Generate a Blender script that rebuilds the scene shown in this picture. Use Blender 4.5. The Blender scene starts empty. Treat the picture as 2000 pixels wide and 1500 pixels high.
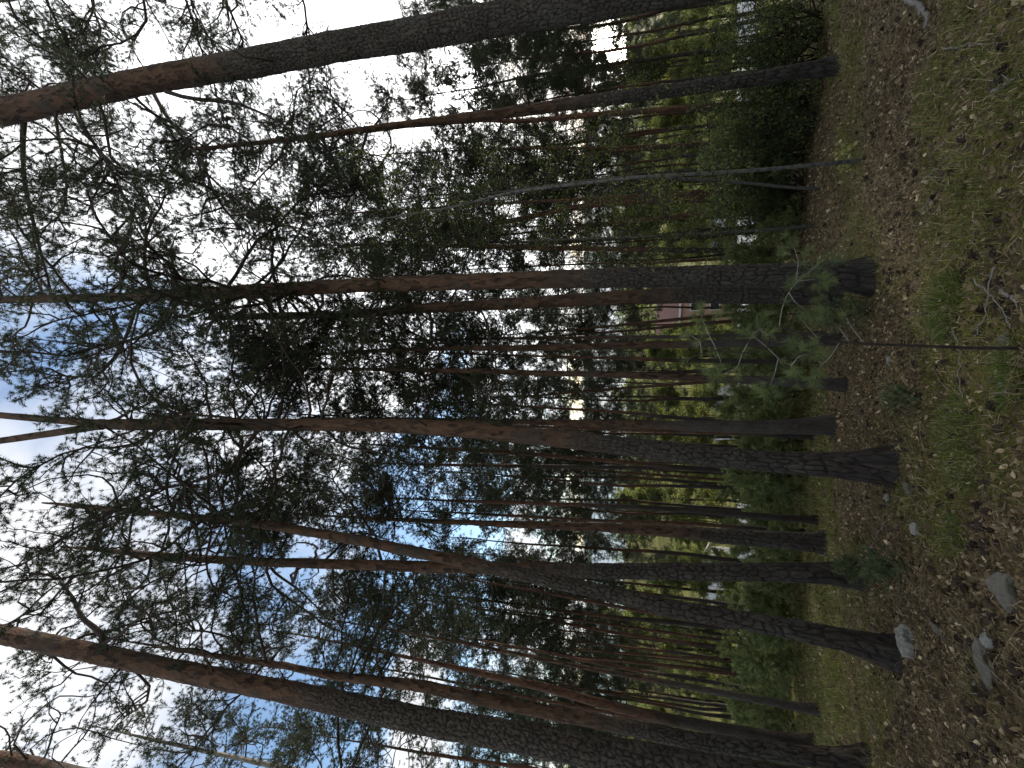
import bpy, math, random
import numpy as np
from mathutils import Vector
PI = math.pi
random.seed(7)
S = bpy.context.scene
COL = S.collection
FPX = 751.0
TH = math.radians(11.4)
CT, ST = math.cos(TH), math.sin(TH)
CAMZ = 1.55
SLOPE = 0.344

# ---------------------------------------------------------------- viewing geometry (the photo was taken with the phone on its side)
def ray(X, Y):
    a = (750.0 - Y) / FPX; b = (1000.0 - X) / FPX
    return np.array((a, CT - b * ST, ST + b * CT))
def pix(X, Y, y):
    d = ray(X, Y); t = y / d[1]
    return np.array((0, 0, CAMZ)) + t * d
def depth(p):
    return p[1] * CT + (p[2] - CAMZ) * ST
def gy(X):
    d = ray(X, 750); return CAMZ * d[1] / (-d[2] - SLOPE * d[1])
def gp(X, Y):
    d = ray(X, Y); t = CAMZ / (-d[2] - SLOPE * d[1])
    x, y = t * d[0], t * d[1]
    return np.array((x, y, float(gz(x, y))))

# ---------------------------------------------------------------- noise
def _h(ix, iy, s):
    with np.errstate(over='ignore'):
        n = (ix.astype(np.int64) * 374761393 + iy.astype(np.int64) * 668265263 + s * 974634777) & 0xffffffff
        n = ((n ^ (n >> 13)) * 1274126177) & 0xffffffff
        n = ((n ^ (n >> 15)) * 2246822519) & 0xffffffff
        n = n ^ (n >> 16)
    return (n & 0xffffff) / float(0xffffff)
def vn(x, y, s=0):
    x = np.asarray(x, float); y = np.asarray(y, float)
    ix = np.floor(x); iy = np.floor(y); fx = x - ix; fy = y - iy
    fx = fx * fx * (3 - 2 * fx); fy = fy * fy * (3 - 2 * fy)
    ix = ix.astype(np.int64); iy = iy.astype(np.int64)
    return (_h(ix, iy, s) * (1 - fx) + _h(ix + 1, iy, s) * fx) * (1 - fy) + (_h(ix, iy + 1, s) * (1 - fx) + _h(ix + 1, iy + 1, s) * fx) * fy
def fbm(x, y, s=0, o=4):
    r = 0; a = .5
    for k in range(o):
        r = r + a * vn(x * 2 ** k, y * 2 ** k, s + k * 17); a *= .5
    return r / (1 - .5 ** o)
GY = [-60, 0, 46, 60, 90, 150, 300, 390, 440]
GZ = [20.6, 0, -15.82, -19.5, -25.5, -28.5, -29.2, -30.6, -33]
def gz(x, y):
    x = np.asarray(x, float); y = np.asarray(y, float)
    z = np.interp(y, GY, GZ)
    w = np.clip(y / 3, .5, 6)
    return z + (fbm(x * .45, y * .45, 3) - .5) * .26 + (fbm(x * 2.2, y * 2.2, 5, 3) - .5) * .10

# ---------------------------------------------------------------- mesh building
class MB:
    def __init__(s):
        s.v = []; s.t = []; s.q = []; s.tm = []; s.qm = []; s.a = []; s.n = 0
    def add(s, V, T=None, Q=None, m=0, a=.5):
        V = np.asarray(V, float).reshape(-1, 3)
        if T is not None and len(T):
            s.t.append(np.asarray(T, np.int64) + s.n); s.tm.append(np.full(len(T), m))
        if Q is not None and len(Q):
            s.q.append(np.asarray(Q, np.int64) + s.n); s.qm.append(np.full(len(Q), m))
        s.v.append(V); s.a.append(np.broadcast_to(np.asarray(a, float), (len(V),))); s.n += len(V)
    def mesh(s, name, mats, smooth=False, extra=None):
        me = bpy.data.meshes.new(name)
        V = np.concatenate(s.v)
        T = np.concatenate(s.t) if s.t else np.zeros((0, 3), np.int64)
        Q = np.concatenate(s.q) if s.q else np.zeros((0, 4), np.int64)
        me.vertices.add(len(V)); me.vertices.foreach_set('co', V.astype(np.float32).ravel())
        nl = len(T) * 3 + len(Q) * 4
        me.loops.add(nl)
        me.loops.foreach_set('vertex_index', np.concatenate([T.ravel(), Q.ravel()]).astype(np.int32))
        me.polygons.add(len(T) + len(Q))
        st = np.concatenate([np.arange(len(T)) * 3, len(T) * 3 + np.arange(len(Q)) * 4]).astype(np.int32)
        me.polygons.foreach_set('loop_start', st)
        me.polygons.foreach_set('material_index', np.concatenate([x for x in s.tm] + [x for x in s.qm]).astype(np.int32))
        me.polygons.foreach_set('use_smooth', np.full(len(T) + len(Q), smooth))
        at = me.attributes.new('tint', 'FLOAT', 'POINT')
        at.data.foreach_set('value', np.concatenate(s.a).astype(np.float32))
        for k, arr in (extra or {}).items():
            at = me.attributes.new(k, 'FLOAT', 'POINT'); at.data.foreach_set('value', np.asarray(arr, np.float32))
        for m in mats: me.materials.append(m)
        me.update(calc_edges=True); me.validate()
        return me
    def build(s, name, mats, parent=None, smooth=False, extra=None):
        o = bpy.data.objects.new(name, s.mesh(name, mats, smooth, extra)); COL.objects.link(o)
        if parent is not None: o.parent = parent
        return o

def nrm(A):
    return A / np.maximum(np.linalg.norm(A, axis=-1, keepdims=True), 1e-9)
def prisms(P0, P1, R0, R1, k=3):
    n = len(P0)
    D = nrm(P1 - P0)
    ref = np.where(np.abs(D[:, 2:3]) > .9, np.array((1., 0, 0)), np.array((0, 0, 1.)))
    N1 = nrm(np.cross(D, ref)); N2 = np.cross(D, N1)
    V = np.zeros((n, 2, k, 3))
    for j in range(k):
        c, s_ = math.cos(2 * PI * j / k), math.sin(2 * PI * j / k)
        o = N1 * c + N2 * s_
        V[:, 0, j] = P0 + o * R0[:, None]; V[:, 1, j] = P1 + o * R1[:, None]
    b = np.arange(n)[:, None] * (2 * k)
    Q = []
    for j in range(k):
        j2 = (j + 1) % k
        Q.append(np.concatenate([b + j, b + j2, b + k + j2, b + k + j], 1))
    return V.reshape(-1, 3), np.concatenate(Q)
def tube(path, rad, k=6, cap=True):
    path = np.asarray(path, float); n = len(path)
    rad = np.broadcast_to(np.asarray(rad, float), (n,))
    T = nrm(np.gradient(path, axis=0))
    ref = np.array((.37, .71, .6)) if abs(T[0, 2]) < .8 else np.array((1., .1, 0))
    N1 = nrm(np.cross(T, ref)); N2 = np.cross(T, N1)
    an = np.arange(k) * 2 * PI / k
    V = path[:, None] + rad[:, None, None] * (N1[:, None] * np.cos(an)[None, :, None] + N2[:, None] * np.sin(an)[None, :, None])
    i = np.arange(n - 1)[:, None] * k; j = np.arange(k)[None]; j2 = (j + 1) % k
    Q = np.stack([i + j, i + j2, i + k + j2, i + k + j], -1).reshape(-1, 4)
    V = V.reshape(-1, 3); Tt = []
    if cap:
        V = np.concatenate([V, path[:1], path[-1:]]); c0, c1 = n * k, n * k + 1
        Tt = [(c0, (a + 1) % k, a) for a in range(k)] + [(c1, (n - 1) * k + a, (n - 1) * k + (a + 1) % k) for a in range(k)]
    return V, Tt, Q
def resample(pts, n):
    pts = np.asarray(pts, float)
    d = np.concatenate([[0], np.cumsum(np.linalg.norm(np.diff(pts[:, :3], axis=0), axis=1))])
    t = np.linspace(0, d[-1], n)
    return np.stack([np.interp(t, d, pts[:, k]) for k in range(pts.shape[1])], 1)
def smooth_path(pts, n):
    pts = resample(pts, max(n, 8))
    for _ in range(2):
        q = pts.copy(); q[1:-1] = (pts[:-2] + 2 * pts[1:-1] + pts[2:]) / 4; pts = q
    return pts
def needles(P, D, size, nn, w, rng, spread=.8):
    """tufts of thin needle triangles round a shoot"""
    n = len(P)
    P = np.repeat(P, nn, 0); D = np.repeat(D, nn, 0); sz = np.repeat(np.broadcast_to(size, (n,)), nn)
    R = rng.normal(size=P.shape); R -= D * (R * D).sum(1, keepdims=True); R = nrm(R)
    u = rng.uniform(-.1, .9, len(P))
    base = P + D * (u * sz * .8)[:, None]
    nd = nrm(D * rng.uniform(.25, 1.1, len(P))[:, None] + R * spread)
    tip = base + nd * (sz * rng.uniform(.7, 1.15, len(P)))[:, None]
    side = nrm(np.cross(nd, rng.normal(size=P.shape))) * (np.broadcast_to(w, (n,)).repeat(nn) * .5)[:, None]
    V = np.stack([base - side, base + side, tip], 1).reshape(-1, 3)
    return V, np.arange(len(V)).reshape(-1, 3)
def leaves(P, size, rng, up=.3, asp=.62):
    n = len(P)
    N = nrm(rng.normal(size=(n, 3)) + np.array((0, 0, up)))
    A = nrm(np.cross(N, rng.normal(size=(n, 3)))); B = np.cross(N, A)
    s = np.broadcast_to(size, (n,))[:, None]
    V = np.stack([P - A * s * .5, P + B * s * asp * .5 + N * s * .08, P + A * s * .55, P - B * s * asp * .5 + N * s * .08], 1).reshape(-1, 3)
    return V, np.arange(n * 4).reshape(-1, 4)
def grow(P, D, L, ns, wig, up, rng):
    out = [P]; D = nrm(D); st = (L / ns)[:, None]
    for k in range(ns):
        D = nrm(D + rng.normal(size=D.shape) * wig + np.array((0, 0, up)))
        P = P + D * st; out.append(P)
    return np.stack(out)            # ns+1, n, 3
def along(path, idx, t):
    ns = path.shape[0] - 1
    f = np.clip(t * ns, 0, ns - 1e-4); i = f.astype(int); fr = (f - i)[:, None]
    a = path[i, idx]; b = path[i + 1, idx]
    return a * (1 - fr) + b * fr, nrm(b - a)

# ---------------------------------------------------------------- materials
def newmat(name):
    m = bpy.data.materials.new(name); m.use_nodes = True
    nt = m.node_tree; nt.nodes.clear()
    return m, nt, lambda t, **k: _nd(nt, t, k)
def _nd(nt, t, k):
    n = nt.nodes.new(t)
    for a, v in k.items(): setattr(n, a, v)
    return n
def ramp(nd, stops, interp='LINEAR'):
    cr = nd.color_ramp; cr.interpolation = interp
    while len(cr.elements) > 1: cr.elements.remove(cr.elements[-1])
    cr.elements[0].position = stops[0][0]; cr.elements[0].color = (*stops[0][1], 1)
    for p, c in stops[1:]:
        e = cr.elements.new(p); e.color = (*c, 1)
def mixc(nt, fac, a, b, mode='MIX'):
    n = nt.nodes.new('ShaderNodeMix'); n.data_type = 'RGBA'; n.blend_type = mode
    for sock, v in ((n.inputs[0], fac), (n.inputs[6], a), (n.inputs[7], b)):
        if hasattr(v, 'is_output'): nt.links.new(v, sock)
        elif isinstance(v, tuple): sock.default_value = (*v, 1)
        else: sock.default_value = v
    return n.outputs[2]
def mth(nt, op, a, b=0., c=None, clamp=False):
    n = nt.nodes.new('ShaderNodeMath'); n.operation = op; n.use_clamp = clamp
    for i, v in enumerate((a, b) if c is None else (a, b, c)):
        if hasattr(v, 'is_output'): nt.links.new(v, n.inputs[i])
        else: n.inputs[i].default_value = v
    return n.outputs[0]
def attr(nt, name):
    n = nt.nodes.new('ShaderNodeAttribute'); n.attribute_name = name; return n.outputs['Fac']
def tex(nt, kind, scale, coord=None, **k):
    n = nt.nodes.new(kind)
    for a, v in k.items():
        if a in n.inputs.keys() if False else False: pass
        setattr(n, a, v)
    n.inputs['Scale'].default_value = scale
    if coord is not None: nt.links.new(coord, n.inputs['Vector'])
    return n

def leaf_mat(name, stops, trans=.4, rough=.55, tcol=None):
    m, nt, N = newmat(name); L = nt.links.new
    r = N('ShaderNodeValToRGB'); ramp(r, stops); L(attr(nt, 'tint'), r.inputs[0])
    p = N('ShaderNodeBsdfPrincipled'); p.inputs['Roughness'].default_value = rough
    p.inputs['Specular IOR Level'].default_value = .25
    L(r.outputs[0], p.inputs['Base Color'])
    t = N('ShaderNodeBsdfTranslucent')
    if tcol: L(mixc(nt, 1., r.outputs[0], tcol, 'MULTIPLY'), t.inputs[0])
    else: L(r.outputs[0], t.inputs[0])
    mx = N('ShaderNodeMixShader'); mx.inputs[0].default_value = trans
    L(p.outputs[0], mx.inputs[1]); L(t.outputs[0], mx.inputs[2])
    o = N('ShaderNodeOutputMaterial'); L(mx.outputs[0], o.inputs[0])
    return m
M_NEEDLE = leaf_mat('pine_needles', [(0, (.014, .021, .010)), (.5, (.028, .039, .016)), (1, (.062, .074, .026))], .3)
M_LONG = leaf_mat('young_pine_needles', [(0, (.066, .088, .034)), (.5, (.112, .142, .050)), (1, (.18, .205, .075))], .36)
M_JUN = leaf_mat('juniper_needles', [(0, (.055, .072, .032)), (.5, (.092, .115, .050)), (1, (.15, .17, .075))], .25)
M_LEAF = leaf_mat('fresh_leaves', [(0, (.034, .050, .016)), (.5, (.066, .088, .026)), (1, (.15, .175, .048))], .45, .5, (1.3, 1.3, .8))
M_FAR = leaf_mat('spring_foliage', [(0, (.050, .070, .025)), (.5, (.105, .128, .048)), (1, (.22, .23, .085))], .5, .6, (1.35, 1.3, .8))
M_THICK = leaf_mat('thicket_needles', [(0, (.095, .125, .048)), (.5, (.165, .200, .072)), (1, (.25, .275, .10))], .38)
M_GRASS = leaf_mat('grass_blades', [(0, (0.0571, 0.0750, 0.0166)), (.45, (0.1298, 0.1499, 0.0312)), (.75, (0.2181, 0.2249, 0.0551)), (1, (0.4363, 0.3599, 0.1837))], .35)
M_TUFT = leaf_mat('tuft_blades', [(0, (.035, .055, .010)), (.5, (.075, .110, .018)), (.9, (.13, .165, .034)), (1, (.34, .30, .16))], .3)
M_STRAW = leaf_mat('dry_straw', [(0, (.16, .12, .075)), (1, (.36, .29, .19))], .2)
M_LITTER = leaf_mat('dead_leaves', [(0, (0.0208, 0.0145, 0.0074)), (.38, (0.1143, 0.0779, 0.0376)), (.7, (0.2337, 0.1699, 0.0855)), (.9, (0.4363, 0.3299, 0.1929)), (1, (0.6233, 0.4898, 0.3123))], .15, .6)

def bark_mat(name, lo1, lo2, up1, up2, vs=17., bump=1., cw=.5):
    m, nt, N = newmat(name); L = nt.links.new
    co = N('ShaderNodeTexCoord').outputs['Object']
    mp = N('ShaderNodeMapping'); mp.inputs['Scale'].default_value = (1, 1, .34); L(co, mp.inputs[0])
    nz = tex(nt, 'ShaderNodeTexNoise', 9., mp.outputs[0]); nz.inputs['Detail'].default_value = 3
    dv = N('ShaderNodeVectorMath', operation='MULTIPLY_ADD'); L(nz.outputs['Color'], dv.inputs[0]); dv.inputs[1].default_value = (.11, .11, .09); L(mp.outputs[0], dv.inputs[2])
    vo = tex(nt, 'ShaderNodeTexVoronoi', vs, dv.outputs[0], feature='DISTANCE_TO_EDGE')
    vc = tex(nt, 'ShaderNodeTexVoronoi', vs, dv.outputs[0], feature='F1')
    cr = N('ShaderNodeMapRange'); cr.inputs[1].default_value = .0; cr.inputs[2].default_value = .16; L(vo.outputs[0], cr.inputs[0])
    fine = tex(nt, 'ShaderNodeTexNoise', 60., mp.outputs[0]); fine.inputs['Detail'].default_value = 5
    big = tex(nt, 'ShaderNodeTexNoise', 2.2, co); big.inputs['Detail'].default_value = 3
    crack = mth(nt, 'MULTIPLY', mth(nt, 'MULTIPLY_ADD', cr.outputs[0], cw, 1. - cw), attr(nt, 'crk'))
    tone = mth(nt, 'MULTIPLY_ADD', fine.outputs['Fac'], .7, mth(nt, 'MULTIPLY', vc.outputs['Color'], .35))
    low = mixc(nt, tone, lo1, lo2)
    low = mixc(nt, mth(nt, 'MULTIPLY_ADD', big.outputs['Fac'], 1.6, -.62, clamp=True), low, (.07, .07, .058))
    low = mixc(nt, mth(nt, 'SUBTRACT', 1., crack, clamp=True), low, (.010, .008, .007))
    fl = tex(nt, 'ShaderNodeTexVoronoi', 22., dv.outputs[0], feature='F1')
    fr = N('ShaderNodeValToRGB'); ramp(fr, [(.18, (.010, .008, .006)), (.36, up1), (.55, up2), (.8, tuple(c * 1.5 for c in up2)), (1, up1)])
    L(mth(nt, 'MULTIPLY_ADD', fl.outputs['Color'], .6, mth(nt, 'MULTIPLY', fine.outputs['Fac'], .5)), fr.inputs[0])
    knots = N('ShaderNodeMapRange'); knots.inputs[1].default_value = .54; knots.inputs[2].default_value = .66; L(big.outputs['Fac'], knots.inputs[0])
    upc = mixc(nt, mth(nt, 'MULTIPLY', knots.outputs[0], .75), fr.outputs[0], (.035, .028, .022))
    u = mth(nt, 'MULTIPLY_ADD', big.outputs['Fac'], 2.2, mth(nt, 'ADD', attr(nt, 'up'), -1.1))
    uu = N('ShaderNodeMapRange'); uu.interpolation_type = 'SMOOTHSTEP'; uu.inputs[1].default_value = -.5; uu.inputs[2].default_value = .5; L(u, uu.inputs[0])
    col = mixc(nt, uu.outputs[0], low, upc)
    p = N('ShaderNodeBsdfPrincipled'); p.inputs['Roughness'].default_value = .9; p.inputs['Specular IOR Level'].default_value = .15
    L(col, p.inputs['Base Color'])
    b = N('ShaderNodeBump'); b.inputs['Strength'].default_value = .85 * bump; b.inputs['Distance'].default_value = .02
    hl = mth(nt, 'MULTIPLY_ADD', fine.outputs['Fac'], .35, crack)
    hu = mth(nt, 'MULTIPLY_ADD', fine.outputs['Fac'], .6, mth(nt, 'MULTIPLY', fl.outputs['Distance'], .7))
    hm = N('ShaderNodeMix'); hm.data_type = 'FLOAT'; L(uu.outputs[0], hm.inputs[0]); L(hl, hm.inputs[2]); L(hu, hm.inputs[3])
    L(hm.outputs[0], b.inputs['Height']); L(b.outputs[0], p.inputs['Normal'])
    o = N('ShaderNodeOutputMaterial'); L(p.outputs[0], o.inputs[0])
    return m
M_BARK = bark_mat('pine_bark', (.013, .010, .008), (.078, .063, .052), (.020, .0125, .0085), (.050, .029, .018), cw=.3)
M_BARKF = bark_mat('pine_bark_far', (.013, .010, .008), (.040, .028, .021), (.036, .018, .011), (.058, .030, .019), 24., .6, .45)
M_GREY = bark_mat('grey_bark', (.04, .036, .03), (.10, .092, .08), (.07, .062, .052), (.115, .105, .09), 24., .6, .45)

def plain(name, c1, c2, scale=8., rough=.85, bump=.3, dist=.01, c3=None, t3=.6):
    m, nt, N = newmat(name); L = nt.links.new
    co = N('ShaderNodeTexCoord').outputs['Object']
    n = tex(nt, 'ShaderNodeTexNoise', scale, co); n.inputs['Detail'].default_value = 7; n.inputs['Roughness'].default_value = .65
    r = N('ShaderNodeMapRange'); r.inputs[1].default_value = .3; r.inputs[2].default_value = .7; L(n.outputs['Fac'], r.inputs[0])
    c = mixc(nt, r.outputs[0], c1, c2)
    if c3:
        n2 = tex(nt, 'ShaderNodeTexNoise', scale * .45, co); n2.inputs['Detail'].default_value = 5
        r2 = N('ShaderNodeMapRange'); r2.inputs[1].default_value = t3; r2.inputs[2].default_value = t3 + .08; L(n2.outputs['Fac'], r2.inputs[0])
        c = mixc(nt, r2.outputs[0], c, c3)
    p = N('ShaderNodeBsdfPrincipled'); p.inputs['Roughness'].default_value = rough; p.inputs['Specular IOR Level'].default_value = .2
    L(c, p.inputs['Base Color'])
    b = N('ShaderNodeBump'); b.inputs['Strength'].default_value = bump; b.inputs['Distance'].default_value = dist
    L(n.outputs['Fac'], b.inputs['Height']); L(b.outputs[0], p.inputs['Normal'])
    o = N('ShaderNodeOutputMaterial'); L(p.outputs[0], o.inputs[0])
    return m
M_TWIG = plain('twig_bark', (.016, .012, .009), (.040, .030, .023), 20)
M_PALETWIG = plain('pale_twig', (.13, .115, .095), (.24, .215, .18), 30)
M_STONE = plain('lichen_stone', (.13, .125, .10), (.30, .285, .24), 14, .9, .9, .03, (.06, .06, .055), .56)
M_SLAB = plain('tan_stone', (.085, .078, .06), (.16, .145, .115), 11, .9, .9, .03, (.05, .05, .032), .54)
M_CONE = plain('cone_scales', (.022, .016, .012), (.06, .042, .03), 40)
M_ROAD = plain('pale_road', (.42, .41, .40), (.55, .54, .53), 1.5)
M_WHITE = plain('white_boards', (.70, .70, .68), (.80, .80, .78), 3)
M_RED = plain('pink_render', (.50, .31, .26), (.56, .36, .30), 2)
M_ROOF = plain('roof_tiles', (.16, .09, .075), (.24, .14, .11), 4)
M_GLASS = plain('dark_glass', (.03, .035, .04), (.05, .06, .07), 2, .1, 0)
M_WOOD = plain('grey_wood', (.13, .115, .10), (.22, .20, .175), 8)
M_HILL = plain('far_woods', (.045, .07, .045), (.07, .09, .06), .004)
M_DEADW = plain('lichen_wood', (.13, .12, .10), (.27, .255, .215), 14, .95, .9, .02, (.07, .06, .05), .58)

def birch_mat():
    m, nt, N = newmat('birch_bark'); L = nt.links.new
    co = N('ShaderNodeTexCoord').outputs['Object']
    mp = N('ShaderNodeMapping'); mp.inputs['Scale'].default_value = (6, 6, 14); L(co, mp.inputs[0])
    n = tex(nt, 'ShaderNodeTexNoise', 1., mp.outputs[0]); n.inputs['Detail'].default_value = 4
    r = N('ShaderNodeMapRange'); r.inputs[1].default_value = .50; r.inputs[2].default_value = .58; L(n.outputs['Fac'], r.inputs[0])
    c = mixc(nt, r.outputs[0], (.060, .056, .048), (.016, .014, .012))
    p = N('ShaderNodeBsdfPrincipled'); p.inputs['Roughness'].default_value = .7; L(c, p.inputs['Base Color'])
    o = N('ShaderNodeOutputMaterial'); L(p.outputs[0], o.inputs[0]); return m
M_BIRCH = birch_mat()

def ground_mat():
    m, nt, N = newmat('forest_floor'); L = nt.links.new
    co = N('ShaderNodeTexCoord').outputs['Object']
    n1 = tex(nt, 'ShaderNodeTexNoise', 26., co); n1.inputs['Detail'].default_value = 8; n1.inputs['Roughness'].default_value = .7
    v = tex(nt, 'ShaderNodeTexVoronoi', 34., co, feature='F1'); 
    n3 = tex(nt, 'ShaderNodeTexNoise', 1.1, co); n3.inputs['Detail'].default_value = 5
    r = N('ShaderNodeValToRGB'); ramp(r, [(.25, (0.0233, 0.0157, 0.0082)), (.45, (0.0975, 0.0686, 0.0328)), (.62, (0.1961, 0.1450, 0.0705)), (.8, (0.3286, 0.2499, 0.1312))])
    L(mth(nt, 'MULTIPLY_ADD', v.outputs['Color'], .35, mth(nt, 'MULTIPLY', n1.outputs['Fac'], .72)), r.inputs[0])
    g = N('ShaderNodeValToRGB'); ramp(g, [(.3, (0.0382, 0.0372, 0.0098)), (.5, (0.1166, 0.1078, 0.0254)), (.7, (0.2067, 0.1813, 0.0508)), (.85, (0.3074, 0.2450, 0.1025))])
    L(n1.outputs['Fac'], g.inputs[0])
    mk = mth(nt, 'ADD', attr(nt, 'moss'), mth(nt, 'MULTIPLY_ADD', n1.outputs['Fac'], .7, -.35))
    rr = N('ShaderNodeMapRange'); rr.inputs[1].default_value = .25; rr.inputs[2].default_value = .75; L(mk, rr.inputs[0])
    c = mixc(nt, rr.outputs[0], r.outputs[0], g.outputs[0])
    p = N('ShaderNodeBsdfPrincipled'); p.inputs['Roughness'].default_value = .95; p.inputs['Specular IOR Level'].default_value = .1
    L(c, p.inputs['Base Color'])
    b = N('ShaderNodeBump'); b.inputs['Strength'].default_value = .9; b.inputs['Distance'].default_value = .03
    L(mth(nt, 'MULTIPLY_ADD', v.outputs['Distance'], .5, n1.outputs['Fac']), b.inputs['Height']); L(b.outputs[0], p.inputs['Normal'])
    o = N('ShaderNodeOutputMaterial'); L(p.outputs[0], o.inputs[0]); return m
M_GROUND = ground_mat()

def water_mat():
    m, nt, N = newmat('sea_water'); L = nt.links.new
    p = N('ShaderNodeBsdfPrincipled'); p.inputs['Base Color'].default_value = (.05, .08, .10, 1); p.inputs['Roughness'].default_value = .25
    o = N('ShaderNodeOutputMaterial'); L(p.outputs[0], o.inputs[0]); return m
M_WATER = water_mat()

# ---------------------------------------------------------------- tagging
def tag(o, label=None, cat=None, group=None, kind=None):
    if label: o['label'] = label
    if cat: o['category'] = cat
    if group: o['group'] = group
    if kind: o['kind'] = kind
    return o
def empty(name, loc, label, cat, group=None):
    o = bpy.data.objects.new(name, None); COL.objects.link(o)
    o.location = tuple(float(c) for c in loc); o.empty_display_size = .2
    return tag(o, label, cat, group)
def copy_tree(o, parent=None):
    c = o.copy(); COL.objects.link(c)
    if parent is not None: c.parent = parent
    for ch in list(KIDS.get(o.name, ())): copy_tree(ch, c)
    return c
KIDS = {}
def kid(root, o):
    KIDS.setdefault(root.name, []).append(o); return o

# ---------------------------------------------------------------- the setting: ground, water, hills
GREEN = [(1845, 590, .5, 1.4), (1870, 610, .25, 1.2), (1880, 860, .5, 1.1), (1990, 720, .3, .9), (1860, 1050, .35, .9), (1905, 1330, .35, .9), (1985, 560, .2, -.6),
         (1760, 120, .6, -.9), (1730, 300, .6, -1.), (1740, 420, .5, -.7), (1620, 440, 1.0, -.8), (1820, 1400, .7, -1.1), (1780, 1180, .5, -.7),
         (1880, 1450, .6, -1.), (1730, 1380, .9, -.6), (1700, 760, .8, -.7), (1730, 640, .5, -.4), (1640, 1200, 1.6, .6), (1620, 1000, 1.5, .8), (1640, 1400, 1.6, .6), (1660, 200, 1.0, .8),
         (1860, 150, .6, .5), (1840, 330, .5, .5), (1900, 430, .5, .6), (1800, 800, .5, .35), (1650, 880, 1.2, -.4), (1930, 1180, .5, -.8), (1930, 1050, .3, -.3), (1580, 800, 2., .5), (1570, 950, 2., .8), (1575, 1150, 2., .8), (1572, 1350, 2., .8), (1560, 1250, 2., .7)]
_G = [(gp(X, Y), r, a) for X, Y, r, a in GREEN]
def moss(x, y):
    m = (fbm(x * .55 + 9, y * .55, 31) - .5) * 2.8 + (fbm(x * 1.8, y * 1.8, 37, 3) - .5) * 1.6 + .50
    for p, r, a in _G:
        m = m + a * np.exp(-((x - p[0]) ** 2 + (y - p[1]) ** 2) / (2 * (r * .8) ** 2))
    return np.clip(m + np.clip((y - 18) / 8, 0, 1.2), 0, 1)

def build_ground():
    ys = [-4.]
    while ys[-1] < 440:
        y = ys[-1]
        ys.append(y + (.5 if y < 1.5 else (.045 if y < 8 else .045 + (y - 8) * .02)))
    ys = np.array(ys); nu = 360
    u = np.linspace(-1, 1, nu)
    X = u[None] * (1.55 * np.maximum(ys, 0) + 5)[:, None]; Y = np.repeat(ys[:, None], nu, 1)
    Z = gz(X, Y)
    V = np.stack([X, Y, Z], -1).reshape(-1, 3)
    n = len(ys); i = np.arange(n - 1)[:, None] * nu; j = np.arange(nu - 1)[None]
    Q = np.stack([i + j, i + j + 1, i + nu + j + 1, i + nu + j], -1).reshape(-1, 4)
    b = MB(); b.add(V, Q=Q)
    o = b.build('ground', [M_GROUND], smooth=True, extra={'moss': moss(V[:, 0], V[:, 1])})
    o['kind'] = 'structure'
build_ground()
b = MB(); b.add([(-9000, 300, -30), (9000, 300, -30), (9000, 9000, -30), (-9000, 9000, -30)], Q=[(0, 1, 2, 3)])
o = b.build('water', [M_WATER]); o['kind'] = 'structure'
def hills():
    n = 240; xs = np.linspace(-9000, 9000, n); rows = [(5200, 0), (5600, .55), (6200, 1.), (7000, .9), (8200, 0)]
    prof = 40 + 130 * fbm(xs / 1700., xs * 0 + .3, 77)
    V = np.concatenate([np.stack([xs, np.full(n, y) + 300 * fbm(xs / 900, xs * 0 + y, 5), -34 + prof * f + (8 * fbm(xs / 90, xs * 0 + y, 9) if f else 0)], 1) for y, f in rows])
    i = np.arange(len(rows) - 1)[:, None] * n; j = np.arange(n - 1)[None]
    Q = np.stack([i + j, i + j + 1, i + n + j + 1, i + n + j], -1).reshape(-1, 4)
    b = MB(); b.add(V, Q=Q); o = b.build('hills', [M_HILL], smooth=True); o['kind'] = 'structure'
hills()

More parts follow.
